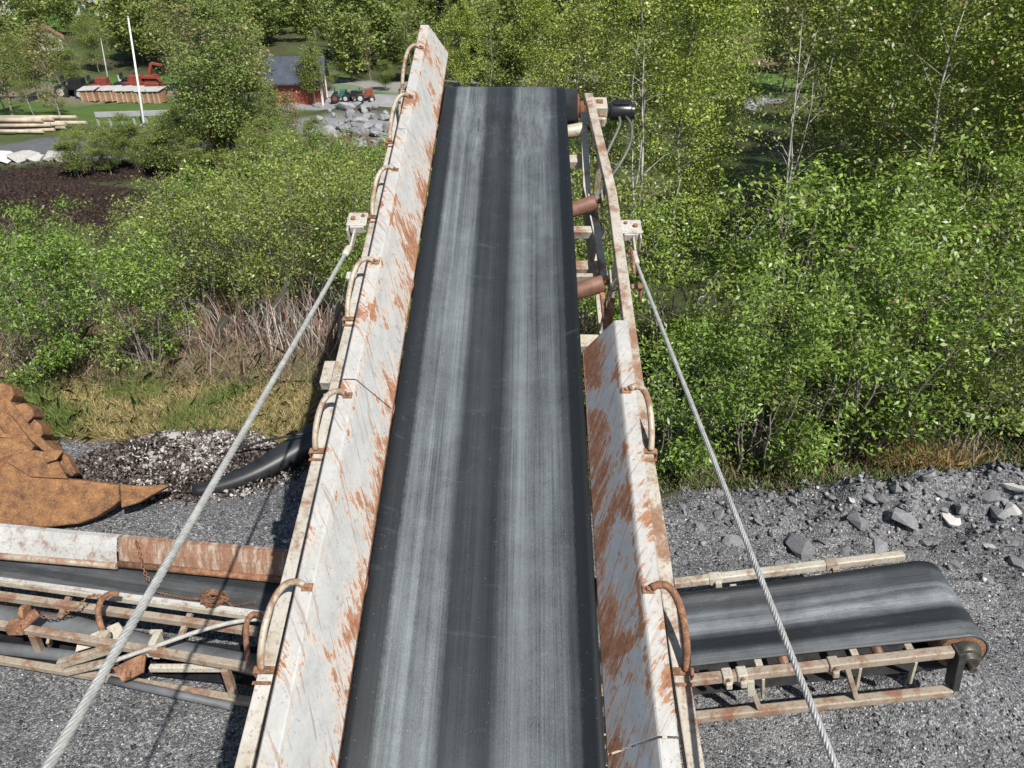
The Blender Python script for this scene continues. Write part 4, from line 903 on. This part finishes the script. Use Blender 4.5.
def plant(kind, i, x, y, H, label, cat='tree', group=None, base=None, lean=(0, 0), wide=1.0, z=None):
    H0 = {'bush': 3.0, 'willow': 3.0, 'birch': 9, 'thinbirch': 7, 'barebirch': 6.5, 'far': 8, 'farbrown': 8, 'spruce': 10, 'mid': 6}[kind]
    nm = {'bush': 'leafy_bush', 'willow': 'willow_bush', 'birch': 'birch_tree', 'thinbirch': 'birch_tree', 'barebirch': 'bare_birch', 'far': 'broadleaf_tree', 'farbrown': 'budding_tree', 'spruce': 'spruce_tree', 'mid': 'broadleaf_tree'}[kind]
    mw, mf = PR[kind][i % len(PR[kind])]; r_ = empty(nm, (x, y, (gz(x, y) if z is None else z) - .05)); s = H / H0; r_.scale = (s * wide, s * wide, s)
    r_.rotation_euler = (lean[0], lean[1], rnd.uniform(0, 6.28)); tag(r_, label, cat, group)
    for me, n_ in ((mw, 'stems' if kind in ('bush', 'willow') else 'trunk'), (mf, 'foliage' if kind in ('bush', 'willow') else 'crown')):
        c = bpy.data.objects.new(n_, me); col.objects.link(c); c.parent = r_
    return r_
# --- right: bushes along the gravel edge
G1 = 'bright green bushes along the right gravel edge'
for i, (x, y, H, lab) in enumerate([(1.75, 7.35, 2.0, 'low bright green bush just right of the cable, leftmost in front row'), (2.75, 7.45, 2.5, 'second bright green bush from the conveyor in the front row'), (3.85, 7.6, 2.9, 'tall bright green bush above the end of the small right conveyor'), (5.0, 7.55, 2.5, 'yellowish bush with thin dark stems over the rubble'), (6.1, 7.9, 2.9, 'bright green bush above the straw grass tuft'), (7.3, 7.9, 2.7, 'bright green bush cut by the right border of the photo')]):
    plant('bush' if i not in (3,) else 'willow', i, x, y - .78, H, lab, 'bush', G1)
for i, (x, y, H) in enumerate([(1.3, 9.6, 2.3), (2.5, 9.5, 3.0), (3.8, 9.3, 3.6), (5.2, 9.6, 3.4), (6.6, 9.7, 3.5), (8.2, 9.8, 3.4), (9.6, 10.2, 3.4)]):
    plant('bush', i + 2, x, y, H, 'tall green bush, %s from the left in the second row on the right' % ['first', 'second', 'third', 'fourth', 'fifth', 'sixth', 'seventh'][i], 'bush', 'second row of green bushes on the right')
for i, (x, y, H) in enumerate([(.3, 10.2, 2.2), (-.3, 12, 2.5), (1.4, 12, 3.2), (.4, 14.5, 3.2)]):
    plant('willow', i, x, y, H, ['dull green bush seen through the frame between belt and right rail', 'dull low bush hidden behind the long belt, deepest left', 'dull green bush just right of the drive motor hoses', 'dull green bush farther back behind the head drum'][i], 'bush', 'bushes behind the conveyor frame')
# --- right: birches
plant('barebirch', 1, 2.05, 12.0, 5.6, 'birch with a white trunk just right of the drive motor', 'birch')
plant('barebirch', 0, 4.15, 11.2, 5.6, 'bare birch with several white stems forking upwards, above the green bush', 'birch', lean=(0, -.02))
plant('barebirch', 1, 3.6, 13.4, 3.6, 'bare pale sapling leaning left between the two white birches', 'birch', lean=(0, -.5))
GB = 'leafy birches filling the slope on the right'
BR = [list(range(0, 4)), [4, 5, 6, 7, 8, 9], [10, 11, 12, 13, 14, 15], [16, 21, 17, 18, 19, 20], [28, 27, 22, 23, 24, 25, 26]]
def birch_place(i):
    for k, r in enumerate(BR):
        if i in r: return (['first', 'second', 'third', 'fourth', 'fifth', 'sixth', 'seventh'][r.index(i)], ['front', 'second', 'third', 'fourth', 'rearmost'][k])
LB = ['leafy birch with small yellow green leaves in the dense birch wood on the right', 'thin crowned birch standing in the dense birch wood on the right']
for i, (x, y, H) in enumerate([(6.8, 12.4, 6.6), (8.6, 12.2, 7.4), (10.8, 12.6, 7.2), (12.8, 13.2, 7.4), (3.4, 15.2, 6.4), (6.0, 15.6, 7.0), (8.0, 15.4, 8.0), (10.0, 15.8, 8.6), (12.2, 16.2, 8.4), (14.6, 16.6, 8.6), (1.4, 17.2, 5.6), (4.6, 18.6, 6.6), (8.8, 19.4, 8.8), (11.2, 19.6, 9.6), (13.8, 20, 9.6), (16.6, 20.4, 9.8), (2.4, 21.5, 6.8), (12, 24, 10), (15, 24.6, 10.6), (18.2, 25, 10.6), (21.2, 25.6, 10.6), (4.8, 25.5, 7.4), (7.4, 29, 7.6), (14, 31, 10), (18, 31, 11), (22.4, 32, 11), (26, 33, 11), (1.0, 28, 6.2), (-1.8, 30.5, 6.0)]):
    thin = i in (0, 5, 10, 15, 21); plant('thinbirch' if thin else 'birch', i, x, y, H, ('thin crowned birch' if thin else 'leafy yellow green birch') + ', %s from left in the %s row, right wood' % birch_place(i), 'birch', GB)
plant('farbrown', 0, 9.6, 13.2, 6.4, 'brownish budding tree between the leafy birches on the right', 'tree')
# --- left: bushes
ORD = ['first', 'second', 'third', 'fourth', 'fifth', 'sixth', 'seventh', 'eighth', 'ninth', 'tenth', 'eleventh']
GL = 'bushes along the left bank'
for i, (x, y, H, lab, k) in enumerate([(-6.0, 8.3, 2.1, 'dark green bush at the left border behind the orange bucket', 'bush'), (-4.9, 8.6, 2.1, 'green bush with a bare grey stem behind the bark heap', 'bush'), (-6.8, 10.0, 2.2, 'taller green bush at the left border in the second row', 'bush'),
    (-3.8, 10.4, 2.6, 'bush with many bare pale stems standing over brown brushwood', 'willow'), (-2.7, 10.8, 2.7, 'bush with reddish bare stems right of the pale stemmed bush', 'willow'), (-1.9, 9.9, 1.8, 'small green bush beside the left rail of the long conveyor', 'bush'), (-5.2, 11.2, 2.5, 'broad olive green bush in the second row left of the pale stems', 'willow')]):
    plant(k, i, x, y, H, lab, 'bush', GL)
for rown, row in (('front', [(-9.2, 12, 1.7), (-7.8, 12.4, 1.8), (-6.3, 12.6, 2.0), (-4.9, 12.8, 2.8), (-3.6, 12.6, 2.75), (-2.4, 12.8, 2.7), (-1.4, 11.8, 2.4)]), ('middle', [(-7.9, 15.2, 1.5), (-6.3, 15, 2.4), (-4.8, 15.2, 2.9), (-3.3, 15.4, 2.8), (-1.9, 15.2, 2.9)]), ('back', [(-5.4, 17.8, 2.8), (-3.8, 18.2, 2.9), (-2.2, 18.4, 3.0), (-1.0, 17.6, 2.8)])):
    for i, (x, y, H) in enumerate(row):
        plant('bush' if i % 3 == 0 else 'willow', i, x, y, H, 'olive green bush, %s from left in the %s row of the left thicket' % (ORD[i], rown), 'bush', 'thicket left of the long conveyor')
# mid distance trees on the left
for i, (px, py, hp, k, lab) in enumerate([(205, 168, 120, 'barebirch', 'thin bare birch with pale forked stems left of the red shed'), (234, 172, 135, 'mid', 'grey green tree with dark trunk between bare birch and red shed'), (258, 160, 110, 'farbrown', 'sparse tree in front of the red shed'), (60, 120, 80, 'farbrown', 'sparse tree with dark trunk left of the farm machines'), (15, 118, 95, 'farbrown', 'tall sparse tree at the left border of the yard'), (35, 119, 70, 'thinbirch', 'slim birch beside the log pile'), (214, 140, 112, 'farbrown', 'tall pale green tree right of the farm machines'), (248, 128, 100, 'mid', 'green tree just left of the red shed'), (140, 168, 40, 'mid', 'low green tree below the guard rail'), (313, 107, 58, 'mid', 'small round tree standing before the right half of the red shed'), (5, 112, 60, 'mid', 'pale tree on the left border above the log pile'), (40, 100, 52, 'mid', 'pale tree left of the black cart'), (78, 92, 44, 'mid', 'pale tree behind the black cart'), (190, 92, 80, 'mid', 'green tree behind the right end of the crate row'), (170, 76, 60, 'farbrown', 'bare twiggy tree beside the tall white pole'), (62, 84, 50, 'mid', 'pale round tree above the black cart'), (20, 92, 60, 'mid', 'pale round tree below the corner house'), (100, 74, 50, 'mid', 'round tree left of the tall white pole'), (222, 168, 90, 'mid', 'leafy tree in the clump left of the red shed'), (265, 165, 70, 'mid', 'low leafy tree in front of the red shed'), (290, 160, 36, 'mid', 'low tree at the left foot of the quarry rubble'), (228, 112, 95, 'mid', 'tall tree rising between white pole and red shed'), (160, 150, 25, 'willow', 'round low bush below the farm machines'), (300, 160, 60, 'farbrown', 'low budding tree in front of the quarry rubble'), (345, 175, 40, 'willow', 'green bush below the quarry rubble by the long conveyor'), (120, 160, 22, 'willow', 'low bush in front of the steel guard rail')]):
    p = march(px, py); H = hp / F_PX * (p.y * cP + (CAM_H - p.z) * sP) / math.cos(.35)
    plant(k, i, p.x, p.y, H, lab, 'tree' if k != 'willow' else 'bush', 'single trees left of the conveyor')
r5 = random.Random(21); SC = []
for px in range(84, 392, 12): SC.append((px + r5.uniform(-6, 6), r5.uniform(168, 182), r5.uniform(24, 52) if px < 330 else r5.uniform(20, 32)))
for px in range(118, 330, 16): SC.append((px + r5.uniform(-6, 6), r5.uniform(136, 156), (r5.uniform(10, 24) if px < 180 else r5.uniform(22, 55)) if px < 290 else r5.uniform(8, 14)))
for px, py, hp in ((8, 100, 26), (26, 102, 22), (50, 108, 18), (62, 112, 14), (196, 106, 44), (215, 100, 64), (236, 104, 52), (252, 108, 46), (262, 112, 44), (330, 92, 20), (386, 92, 26)): SC.append((px, py, hp))
for i, (px, py, hp) in enumerate(SC):
    p = march(px, py); H = hp / F_PX * (p.y * cP + (CAM_H - p.z) * sP) / .92; k = ['mid', 'willow', 'mid', 'farbrown'][i % 4] if hp > 20 else 'willow'
    plant(k, i, p.x, p.y, H, {'mid': 'small pale green tree', 'willow': 'low olive green bush', 'farbrown': 'sparse budding tree'}[k] + ' in the scrub %s' % ('by the left border' if px < 90 else ('in front of the guard rail end' if px < 170 else ('left of the red shed' if px < 262 else ('below the red shed' if px < 322 else 'below the lawn beside the conveyor')))), 'bush' if k == 'willow' else 'tree', 'scrub in the valley left of the conveyor', wide=r5.uniform(1.0, 1.4))
# --- far trees, kept clear of the yard, lawn and shed that the photo shows
ZN = [(55, 72, 178, 124), (268, 50, 322, 100), (325, 84, 402, 112), (300, 108, 402, 146), (0, 118, 110, 205), (700, 30, 745, 78), (44, 38, 60, 50), (-60, 104, 60, 160), (2, 0, 14, 8), (90, 4, 102, 12), (395, 85, 445, 120)]
def proj(x, y, z):
    q = y * cP + (CAM_H - z) * sP; return 512 + F_PX * x / q, 384 - F_PX * (y * sP + (z - CAM_H) * cP) / q, q
rf = random.Random(8); placed = []; cnt = 0; nleft = 0
for tries in range(16000):
    lf_ = tries < 8000
    y = (58 + 80 * rf.random() ** .9) if lf_ else (30 + 105 * rf.random() ** .75); hw_ = 6 + y * .72; x = rf.uniform(-hw_, 2) if lf_ else rf.uniform(-hw_, hw_)
    if lf_ and cnt > 170: continue
    if x > 3 and y < 36: continue
    if x < 0 and y < 38: continue
    H = rf.uniform(5.0, 8.5) if x < 0 else rf.uniform(6, 10); z = gz(x, y); u0, v0, q = proj(x, y, z); u1, v1, _ = proj(x, y, z + H); w_ = H * .33 / q * F_PX
    if any(u0 + w_ > a and u0 - w_ < c and v0 > b and v1 < d for a, b, c, d in ZN): continue
    md = 1.9 + y * .016
    if any((x - a) ** 2 + (y - b) ** 2 < md * md for a, b in placed): continue
    placed.append((x, y)); cnt += 1
    rr_ = rf.random(); k = 'far' if rr_ < .58 else ('farbrown' if rr_ < .80 else ('thinbirch' if rr_ < .94 else 'spruce'))
    if y < 55 and k == 'far': k = 'mid'
    reg = ('at far left' if u0 < 90 else 'left of the red shed') if u0 < 265 else (('just right of the red shed' if u0 < 350 else 'left of the belt head') if u0 < 430 else (('directly behind the belt head' if u0 < 520 else 'right of the belt head') if u0 < 600 else ('beyond the right birches' if u0 < 850 else 'beyond the rightmost birches')))
    dep = 'nearer' if y < 62 else ('middle' if y < 95 else 'far')
    lab = {'far': 'round green tree', 'mid': 'pale green tree', 'farbrown': 'sparse brownish budding tree', 'thinbirch': 'slender light birch', 'spruce': 'dark pointed spruce'}[k] + ' in the %s wood, %s' % (dep, reg)
    plant(k, rf.randint(0, 9), x, y, H * (1.1 if k == 'spruce' else 1), lab, 'tree', 'trees across the valley', wide=rf.uniform(.85, 1.25))
    if cnt >= 290: break
# --- the far hillside wood reads as one mass
r2 = np.random.RandomState(3); nt_ = 1500; yy = 118 + 330 * r2.rand(nt_) ** 1.2; xx = (r2.rand(nt_) * 2 - 1) * (20 + yy * .95); zz = height(xx, yy)
ok = np.ones(nt_, bool)
for (a, b, c, d) in ZN[6:7] + ZN[8:10] + [(20, 15, 70, 30)]:
    q_ = yy * cP + (CAM_H - zz) * sP; u_ = 512 + F_PX * xx / q_; v_ = 384 - F_PX * (yy * sP + (zz + 4 - CAM_H) * cP) / q_; ok &= ~((u_ > a - 6) & (u_ < c + 6) & (v_ > b - 5) & (v_ < d + 14))
xx, yy, zz = xx[ok], yy[ok], zz[ok]; nt_ = len(xx); A = []; hh = r2.uniform(6, 11, nt_)
k_ = 14
for j in range(k_):
    t = (j + .5) / k_; rad = 2.6 * math.sin(math.pi * (t * .85 + .1)) * r2.rand(nt_) ** .5; th = r2.rand(nt_) * 6.283
    A.append(np.stack([xx + rad * np.cos(th), yy + rad * np.sin(th), zz + hh * (.15 + .85 * t), np.clip(.45 + .25 * np.sin(xx * 3.1 + yy), 0, 1)], 1))
V, F, C = leaf_cloud(np.concatenate(A), 330000, .75, .62, r2, aspect=.75, zsq=.8, brown=.06)
o = fast_mesh('forest', V, F, M['leaf_far'], C); tag(o, 'wooded hillside far beyond the valley', 'forest', kind='stuff')
# --- grass, straw and brushwood on the left bank, straw on the right
def blades(name, X_, Y_, h, w, colr, label, cat, lean=.5, z0=0.0):
    n = len(X_); z = height(X_, Y_) + z0; th = rs.rand(n) * 6.283; a = np.stack([np.cos(th), np.sin(th), np.zeros(n)], 1); P = np.stack([X_, Y_, z], 1)
    d = rs.randn(n, 3) * lean; d[:, 2] = 1; d /= np.linalg.norm(d, axis=1)[:, None]; d *= h[:, None]; w = w if hasattr(w, '__len__') else np.full(n, w)
    mid = P + d * .55; top = P + d * np.array([1, 1, .85]) + rs.randn(n, 3) * (h * .12)[:, None]
    V = np.stack([P - a * w[:, None], P + a * w[:, None], mid + a * w[:, None] * .7, top, mid - a * w[:, None] * .7], 1); F = np.arange(5 * n).reshape(n, 5)
    C = np.repeat(np.concatenate([colr, np.ones((n, 1))], 1), 5, 0); o = fast_mesh(name, V.reshape(-1, 3), F, M['blades'], C); tag(o, label, cat, kind='stuff'); return o
n = 60000; X_ = rs.uniform(-7.5, -.6, n); Y_ = edge_y(X_) - np.clip(-X_ - .5, 0, 1.7) * .74 + np.abs(rs.randn(n)) * .75 ; cl_ = fbm(X_ * 1.1, Y_ * 1.4); grn = (cl_ + rs.randn(n) * .04 > .60) | (rs.rand(n) < .15)
c_ = np.where(grn[:, None], np.array([[.15, .20, .05]]), np.array([[.48, .37, .18]])) * (.4 + .9 * rs.rand(n, 1)); blades('grass', X_, Y_, (.08 + .14 * rs.rand(n)) * np.where(grn, 1.35, .9), .0026, c_, 'straw coloured and green grass on the verge behind the bark heap', 'grass', 1.1)
n = 42000; X_ = rs.uniform(-7.5, -.8, n); Y_ = 8.1 + rs.rand(n) ** 1.2 * 4.2; c_ = np.array([[.20, .14, .10]]) * (.5 + 1.1 * rs.rand(n, 1)); c_[rs.rand(n) < .22] = (.10, .15, .04); c_[rs.rand(n) < .10] = (.34, .28, .2)
blades('brushwood', X_, Y_, .10 + .45 * rs.rand(n) ** 2, .0032, c_, 'brown tangle of dead twigs and brushwood under the left bushes', 'brushwood', 1.6)
n = 420; X_ = -3.3 + rs.randn(n) * .9; Y_ = 9.7 + rs.randn(n) * .4; c_ = np.array([[.42, .38, .33]]) * (.5 + .8 * rs.rand(n, 1)); c_[::4] = (.28, .13, .10)
blades('bare_stems', X_, Y_, .6 + .9 * rs.rand(n), .007, c_, 'dense clump of bare upright stems under the left bushes', 'stems', .28)
n = 52000; X_ = rs.uniform(.2, 11, n); Y_ = edge_y(X_) + .02 + np.where(rs.rand(n) < .35, np.abs(rs.randn(n)) * .7, rs.rand(n) * 7); c_ = np.array([[.07, .11, .03]]) * (.5 + 1.1 * rs.rand(n, 1)); c_[rs.rand(n) < .35] = (.18, .13, .08)
blades('undergrowth', X_, Y_, .05 + .20 * rs.rand(n) ** 1.5 * (.6 + .25 * (Y_ - 6)), .006, c_, 'green and brown undergrowth at the foot of the right bushes', 'undergrowth', 1.0)
p = march(925, 466); n = 2200; X_ = p.x + rs.randn(n) * .28; Y_ = p.y + .05 + rs.randn(n) * .16; c_ = np.array([[.36, .26, .12]]) * (.5 + .8 * rs.rand(n, 1)); o = blades('straw_tuft', X_, Y_, .15 + .28 * rs.rand(n), .003, c_, 'mound of dry straw grass at the edge of the rubble on the right', 'dry grass', .9)
#@@PART4
# ------------------------------------------------------------------ things across the valley
M['red'] = plain('red_paint', (.21, .045, .03), .7, .35, 3); M['roof'] = plain('dark_roof', (.045, .055, .075), .6, .3, 2)
M['white'] = plain('white_paint', (.66, .66, .64), .6, .12, 3); M['brown'] = plain('brown_crate', (.30, .17, .10), .8, .4, 2); M['tarp'] = plain('pale_cover', (.42, .41, .39), .7, .2, 2)
M['concrete'] = plain('concrete', (.38, .37, .35), .85, .2, 1); M['glass'] = plain('window_glass', (.03, .035, .04), .12, .2, 1, 0, 0); M['galv'] = plain('galvanised', (.36, .37, .38), .45, .2, 4)
M['log'] = plain('peeled_log', (.40, .33, .25), .85, .35, 2); M['green_paint'] = plain('green_paint', (.03, .12, .09), .5, .3, 3); M['tile'] = plain('roof_tile', (.30, .15, .11), .8, .25, 2)
def wall_mb(w, d, h, gable=0):
    m_ = MB(); v = [(-w / 2, -d / 2, 0), (w / 2, -d / 2, 0), (w / 2, d / 2, 0), (-w / 2, d / 2, 0), (-w / 2, -d / 2, h), (w / 2, -d / 2, h), (w / 2, d / 2, h), (-w / 2, d / 2, h), (0, -d / 2, h + gable), (0, d / 2, h + gable)]
    m_.add(v, [(0, 1, 5, 8, 4), (2, 3, 7, 9, 6), (1, 2, 6, 5), (3, 0, 4, 7)]); return m_
def gable_roof(w, d, h, g, o_=.35, t=.12):
    m_ = MB(); k = g / (w / 2)
    for s in (-1, 1):
        a = Vector((0, -d / 2 - o_, h + g + .06)); b = Vector((s * (w / 2 + o_), -d / 2 - o_, h - o_ * k + .06)); c = b + Vector((0, d + 2 * o_, 0)); e = a + Vector((0, d + 2 * o_, 0))
        m_.poly([a, b, c, e], (0, 0, t))
    return m_
def house(px, py, w, d, h, g, rz, wall, roof, name, label, cat, wins, door=None, trim=None, sinkz=.2):
    p = march(px, py); r_ = empty(name, (p.x, p.y, p.z - sinkz), rz); tag(r_, label, cat)
    wall_mb(w, d, h, g).build('wall', M[wall], r_); gable_roof(w, d, h, g).build('roof', M[roof], r_)
    for x, z, ww, hh in wins:
        m_ = MB(); m_.box((x, -d / 2 - .02, z), (ww + .16, .06, hh + .16)); f_ = m_.build('window', M['white'], r_); m_ = MB(); m_.box((x, -d / 2 - .055, z), (ww, .03, hh)); m_.build('pane', M['glass'], f_)
    if door:
        m_ = MB(); m_.box((door[0], -d / 2 - .03, door[2] / 2), (door[1], .06, door[2])); m_.build('door', M['white'], r_)
    if trim:
        for s in (-1, 1): m_ = MB(); m_.box((s * (w / 2 + .01), -d / 2 - .01, h / 2), (.16, .14, h)); m_.build('corner_board', M['white'], r_)
    return r_
house(298, 99, 3.0, 3.9, 1.7, 1.25, R(90) + .12, 'red', 'roof', 'red_shed', 'small red wooden shed with a dark roof and white corner boards, half hidden by trees', 'shed', [], None, True)
house(6, 12, 7, 5, 1.4, 1.2, .3, 'white', 'galv', 'house', 'pale house with a grey roof in the top left corner', 'house', [(-3, 1.5, 1, 1), (0, 1.5, 1, 1), (3, 1.5, 1, 1)], (4.4, .9, 2))
house(52, 50, 2.6, 2.6, 1.7, 1.0, .5, 'white', 'tile', 'cottage', 'tiny white cottage with a pinkish roof among the trees at upper left', 'house', [(-.7, 1.3, .5, .6), (.7, 1.3, .5, .6)])
house(96, 14, 5, 4, 1.3, 1.0, -.2, 'white', 'galv', 'house', 'pale house with grey roof near the top edge right of the corner house', 'house', [(-2, 1.4, .9, .9), (2, 1.4, .9, .9)])
def thing_at(px, py, name, label, cat, group=None, rz=0.0):
    p = march(px, py); r_ = empty(name, p, rz); tag(r_, label, cat, group); return r_, (p.y * cP + (CAM_H - p.z) * sP) / F_PX
# poles
for (bx_, by_, tx, ty, r, nm, lab, cat) in ((144, 126, 128, 17, .055, 'flag_pole', 'tall slender white pole standing in front of the guard rail', 'pole'), (108, 80, 101, 40, .05, 'lamp_post', 'shorter thin grey pole left of the tall white pole', 'pole'), (228, 80, 226, 42, .04, 'lamp_post', 'thin pale post in the trees left of the red shed', 'pole')):
    b = march(bx_, by_); q = b.y * cP + (CAM_H - b.z) * sP; t = atd(tx, ty, q * 1.0); L_ = (t - b); r_ = empty(nm, b); tag(r_, lab, cat)
    m_ = MB(); m_.tube([(0, 0, -.2), L_], [r * 1.3, r * .8], 10); m_.build('shaft', M['white' if r > .052 else 'galv'], r_); m_ = MB(); m_.tube([L_, L_ + Vector((0, 0, .06))], [r * 1.5, r * .6], 10); m_.build('cap', M['galv'], r_)
    m_ = MB(); m_.box((0, 0, .04), (.3, .3, .1)); m_.build('footing', M['concrete'], r_)
# guard rail
a, b = march(98, 126), march(172, 124); r_ = empty('guard_rail', a); tag(r_, 'grey steel guard rail beside the road below the farm machines', 'guard rail')
m_ = MB(); m_.bar(Vector((0, 0, .62)), b - a + Vector((0, 0, .62)), .05, .30, (0, 0, 1)); m_.build('beam', M['galv'], r_, .01)
for i in range(7): m_ = MB(); c = (b - a) * (i / 6 * .98 + .01); m_.bar(c + Vector((0, .08, -.3)), c + Vector((0, .08, .75)), .1, .1, (0, 1, 0)); m_.build('post', M['galv'], r_)
# log pile
p = march(22, 134)
for i in range(11):
    row = i // 4; m_ = MB(); L_ = rnd.uniform(2.8, 4.6); r = rnd.uniform(.10, .15); m_.tube([(-L_ / 2, 0, 0), (L_ / 2, rnd.uniform(-.1, .1), 0)], [r, r * .8], 10); o = m_.build('log', M['log'])
    x, y = p.x + rnd.uniform(-.8, .8), p.y + (i % 4) * .36 + row * .17; o.location = (x, y, gz(p.x, p.y + .5) + .12 + row * .24); o.rotation_euler = (0, 0, rnd.uniform(-.05, .05)); tag(o, 'pale peeled log lying in the pile at the left border of the yard', 'log', 'logs in the pile at left')
# farm machines and crates in a row
for i, (px, py, w) in enumerate([(92, 101, 1.3), (104, 101, 1.1), (115, 101, 1.2), (126, 102, 1.1), (137, 102, 1.2), (148, 103, 1.1), (159, 103, 1.0)]):
    r_, k = thing_at(px, py, 'crate', ['reddish brown crate under a pale cover, leftmost in the machine row', 'brown crate under a pale cover, second from the left in its row', 'brown crate under a pale cover, third from the left in its row', 'brown crate in the middle of the covered crate row', 'orange brown crate under a pale cover, fifth from the left', 'brown crate under a pale cover, second from the right', 'dark brown crate at the right end of the covered row'][i], 'crate', 'covered crates beside the road', rnd.uniform(-.2, .2))
    m_ = MB(); m_.box((0, 0, .42), (w * .86, .9, .72)); bd_ = m_.build('box', M['brown'], r_, .02); m_ = MB()
    for s in (-1, 0, 1): m_.box((s * w * .36, -.47, .42), (.08, .04, .74))
    m_.build('battens', M['log'], r_); m_ = MB(); m_.poly([(-w * .5, -.55, .80), (w * .5, -.55, .84), (w * .5, .55, .98), (-w * .5, .55, .92)], (0, 0, .05)); m_.build('cover', M['tarp'], r_, .01)
def machine(px, py, name, label, s, colr, boom=None, rz=0.0, grp=None, cat='machine'):
    r_, k = thing_at(px, py, name, label, cat, grp, rz)
    m_ = MB(); m_.box((0, 0, .62 * s), (1.5 * s, .7 * s, .26 * s)); m_.box((.35 * s, 0, .92 * s), (.7 * s, .6 * s, .4 * s)); m_.box((-.95 * s, 0, .45 * s), (.5 * s, .08 * s, .08 * s)); m_.build('body', M[colr], r_, .03 * s)
    m_ = MB(); m_.box((-.35 * s, 0, .95 * s), (.34 * s, .4 * s, .12 * s)); m_.box((-.5 * s, 0, 1.1 * s), (.08 * s, .4 * s, .32 * s)); m_.build('seat', M['dark'], r_, .02 * s)
    for wx, wr in ((-.5, .42), (.55, .30)):
        for sy in (-1, 1):
            m_ = MB(); m_.tube([(wx * s, sy * .38 * s, wr * s), (wx * s, sy * .56 * s, wr * s)], wr * s, 20); w_ = m_.build('wheel', M['rubber'], r_, .03 * s); m_ = MB(); m_.tube([(wx * s, sy * .55 * s, wr * s), (wx * s, sy * .58 * s, wr * s)], wr * .5 * s, 14); m_.build('rim', M['red' if colr == 'green_paint' else 'tarp'], w_)
    if boom:
        m_ = MB(); m_.bar((.2 * s, 0, 1.0 * s), (boom[0] * s, 0, boom[1] * s), .16 * s, .18 * s, (0, 1, 0)); m_.bar((boom[0] * s, 0, boom[1] * s), (boom[2] * s, 0, boom[3] * s), .13 * s, .14 * s, (0, 1, 0)); m_.build('boom', M[colr], r_, .02 * s)
    return r_
machine(76, 98, 'black_cart', 'black and dark green cart at the left end of the machine row', 1.3, 'black_paint')
machine(101, 96, 'red_baler', 'low red farm machine behind the left covered crates', 1.2, 'red')
machine(134, 95, 'red_harrow', 'red farm machine with a long low frame behind the middle crates', 1.3, 'red', (1.6, 1.0, 2.0, .6))
machine(150, 96, 'red_loader', 'red loader with an upright arm behind the right crates', 1.4, 'red', (.5, 1.7, 1.1, 1.6))
m0, _ = thing_at(124, 92, 'white_board', 'upright white board standing among the red farm machines', 'board'); m_ = MB(); m_.box((0, 0, .7), (.35, .05, 1.1)); m_.build('panel', M['white'], m0, .01)
m_ = MB(); m_.box((-.12, 0, .1), (.05, .05, .5)); m_.box((.12, .0, .1), (.05, .05, .5)); m_.build('leg', M['white'], m0)
machine(341, 102, 'green_mower', 'small dark green ride on mower, left of the row by the lawn', .75, 'green_paint', None, .1, 'small garden machines by the lawn')
machine(352, 102, 'black_mower', 'small black mower in the middle of the row by the lawn', .7, 'black_paint', None, -.1, 'small garden machines by the lawn')
machine(366, 102, 'orange_mower', 'small orange red mower at the right of the row by the lawn', .8, 'red', None, .2, 'small garden machines by the lawn')
# quarry rubble and pale stone edging
for i in range(70):
    px, py = rnd.gauss(352, 26), rnd.uniform(104, 152); 
    if px > 402 or px < 305: continue
    p = march(px, py); rock(RQ_[i % 4], p.x, p.y, rnd.uniform(.15, .5) * (1.3 if i % 6 == 0 else 1), 'grey quarry boulder in the rubble slope below the lawn', 'quarry boulders below the lawn', 'boulder', .6, 'boulder')
for i, (px, py, s) in enumerate([(8, 161, .7), (22, 160, .8), (36, 159, .65), (50, 160, .7), (64, 161, .6), (76, 161, .5)]):
    p = march(px, py); rock(RP_[i % 3], p.x, p.y, s * .8, 'pale stone in the white stone edging above the peat bank at left', 'pale edging stones at left')
p = march(67, 158); rock(RP_[0], p.x, p.y - .3, .55, 'upright white triangular stone above the peat bank', rot=(1.2, .2, .4))
for px, py, s in ((228, 161, .3), (745, 104, .8), (757, 106, .6), (735, 101, .5), (750, 112, .5)):
    p = march(px, py); rock(RQ_[int(s * 10) % 4], p.x, p.y, s, 'pale quarry boulder glimpsed between the birches on the right' if px > 400 else 'small pale stone in front of the red shed hollow', 'boulders glimpsed between the birches' if px > 400 else None, 'boulder', .6, 'boulder')
for i in range(26):
    px, py = rnd.uniform(455, 600), rnd.uniform(70, 84); p = march(px, py); rock(RQ_[i % 4], p.x, p.y, rnd.uniform(.2, .5), 'pale stone in the spoil bank behind the head of the long belt', 'stones behind the belt head', 'boulder', .6, 'boulder')
# dark peat clods
n = 9000; c_ = [march(x, y) for x, y in ((20, 182), (60, 192), (85, 202), (140, 168), (30, 176))]; k = rs.randint(0, 5, n); X_ = np.array([c_[i].x for i in k]) + rs.randn(n) * 1.5; Y_ = np.array([c_[i].y for i in k]) + rs.randn(n) * .8
g = np.array([[.030, .019, .015]]) * (.5 + 1.2 * rs.rand(n, 1)); pebbles('peat_clods', np.stack([X_, Y_, height(X_, Y_) + .02], 1), .025 + .07 * rs.rand(n) ** 2, g, M['chips'], 'dark brown peat clods on the spoil bank at left', 'peat')
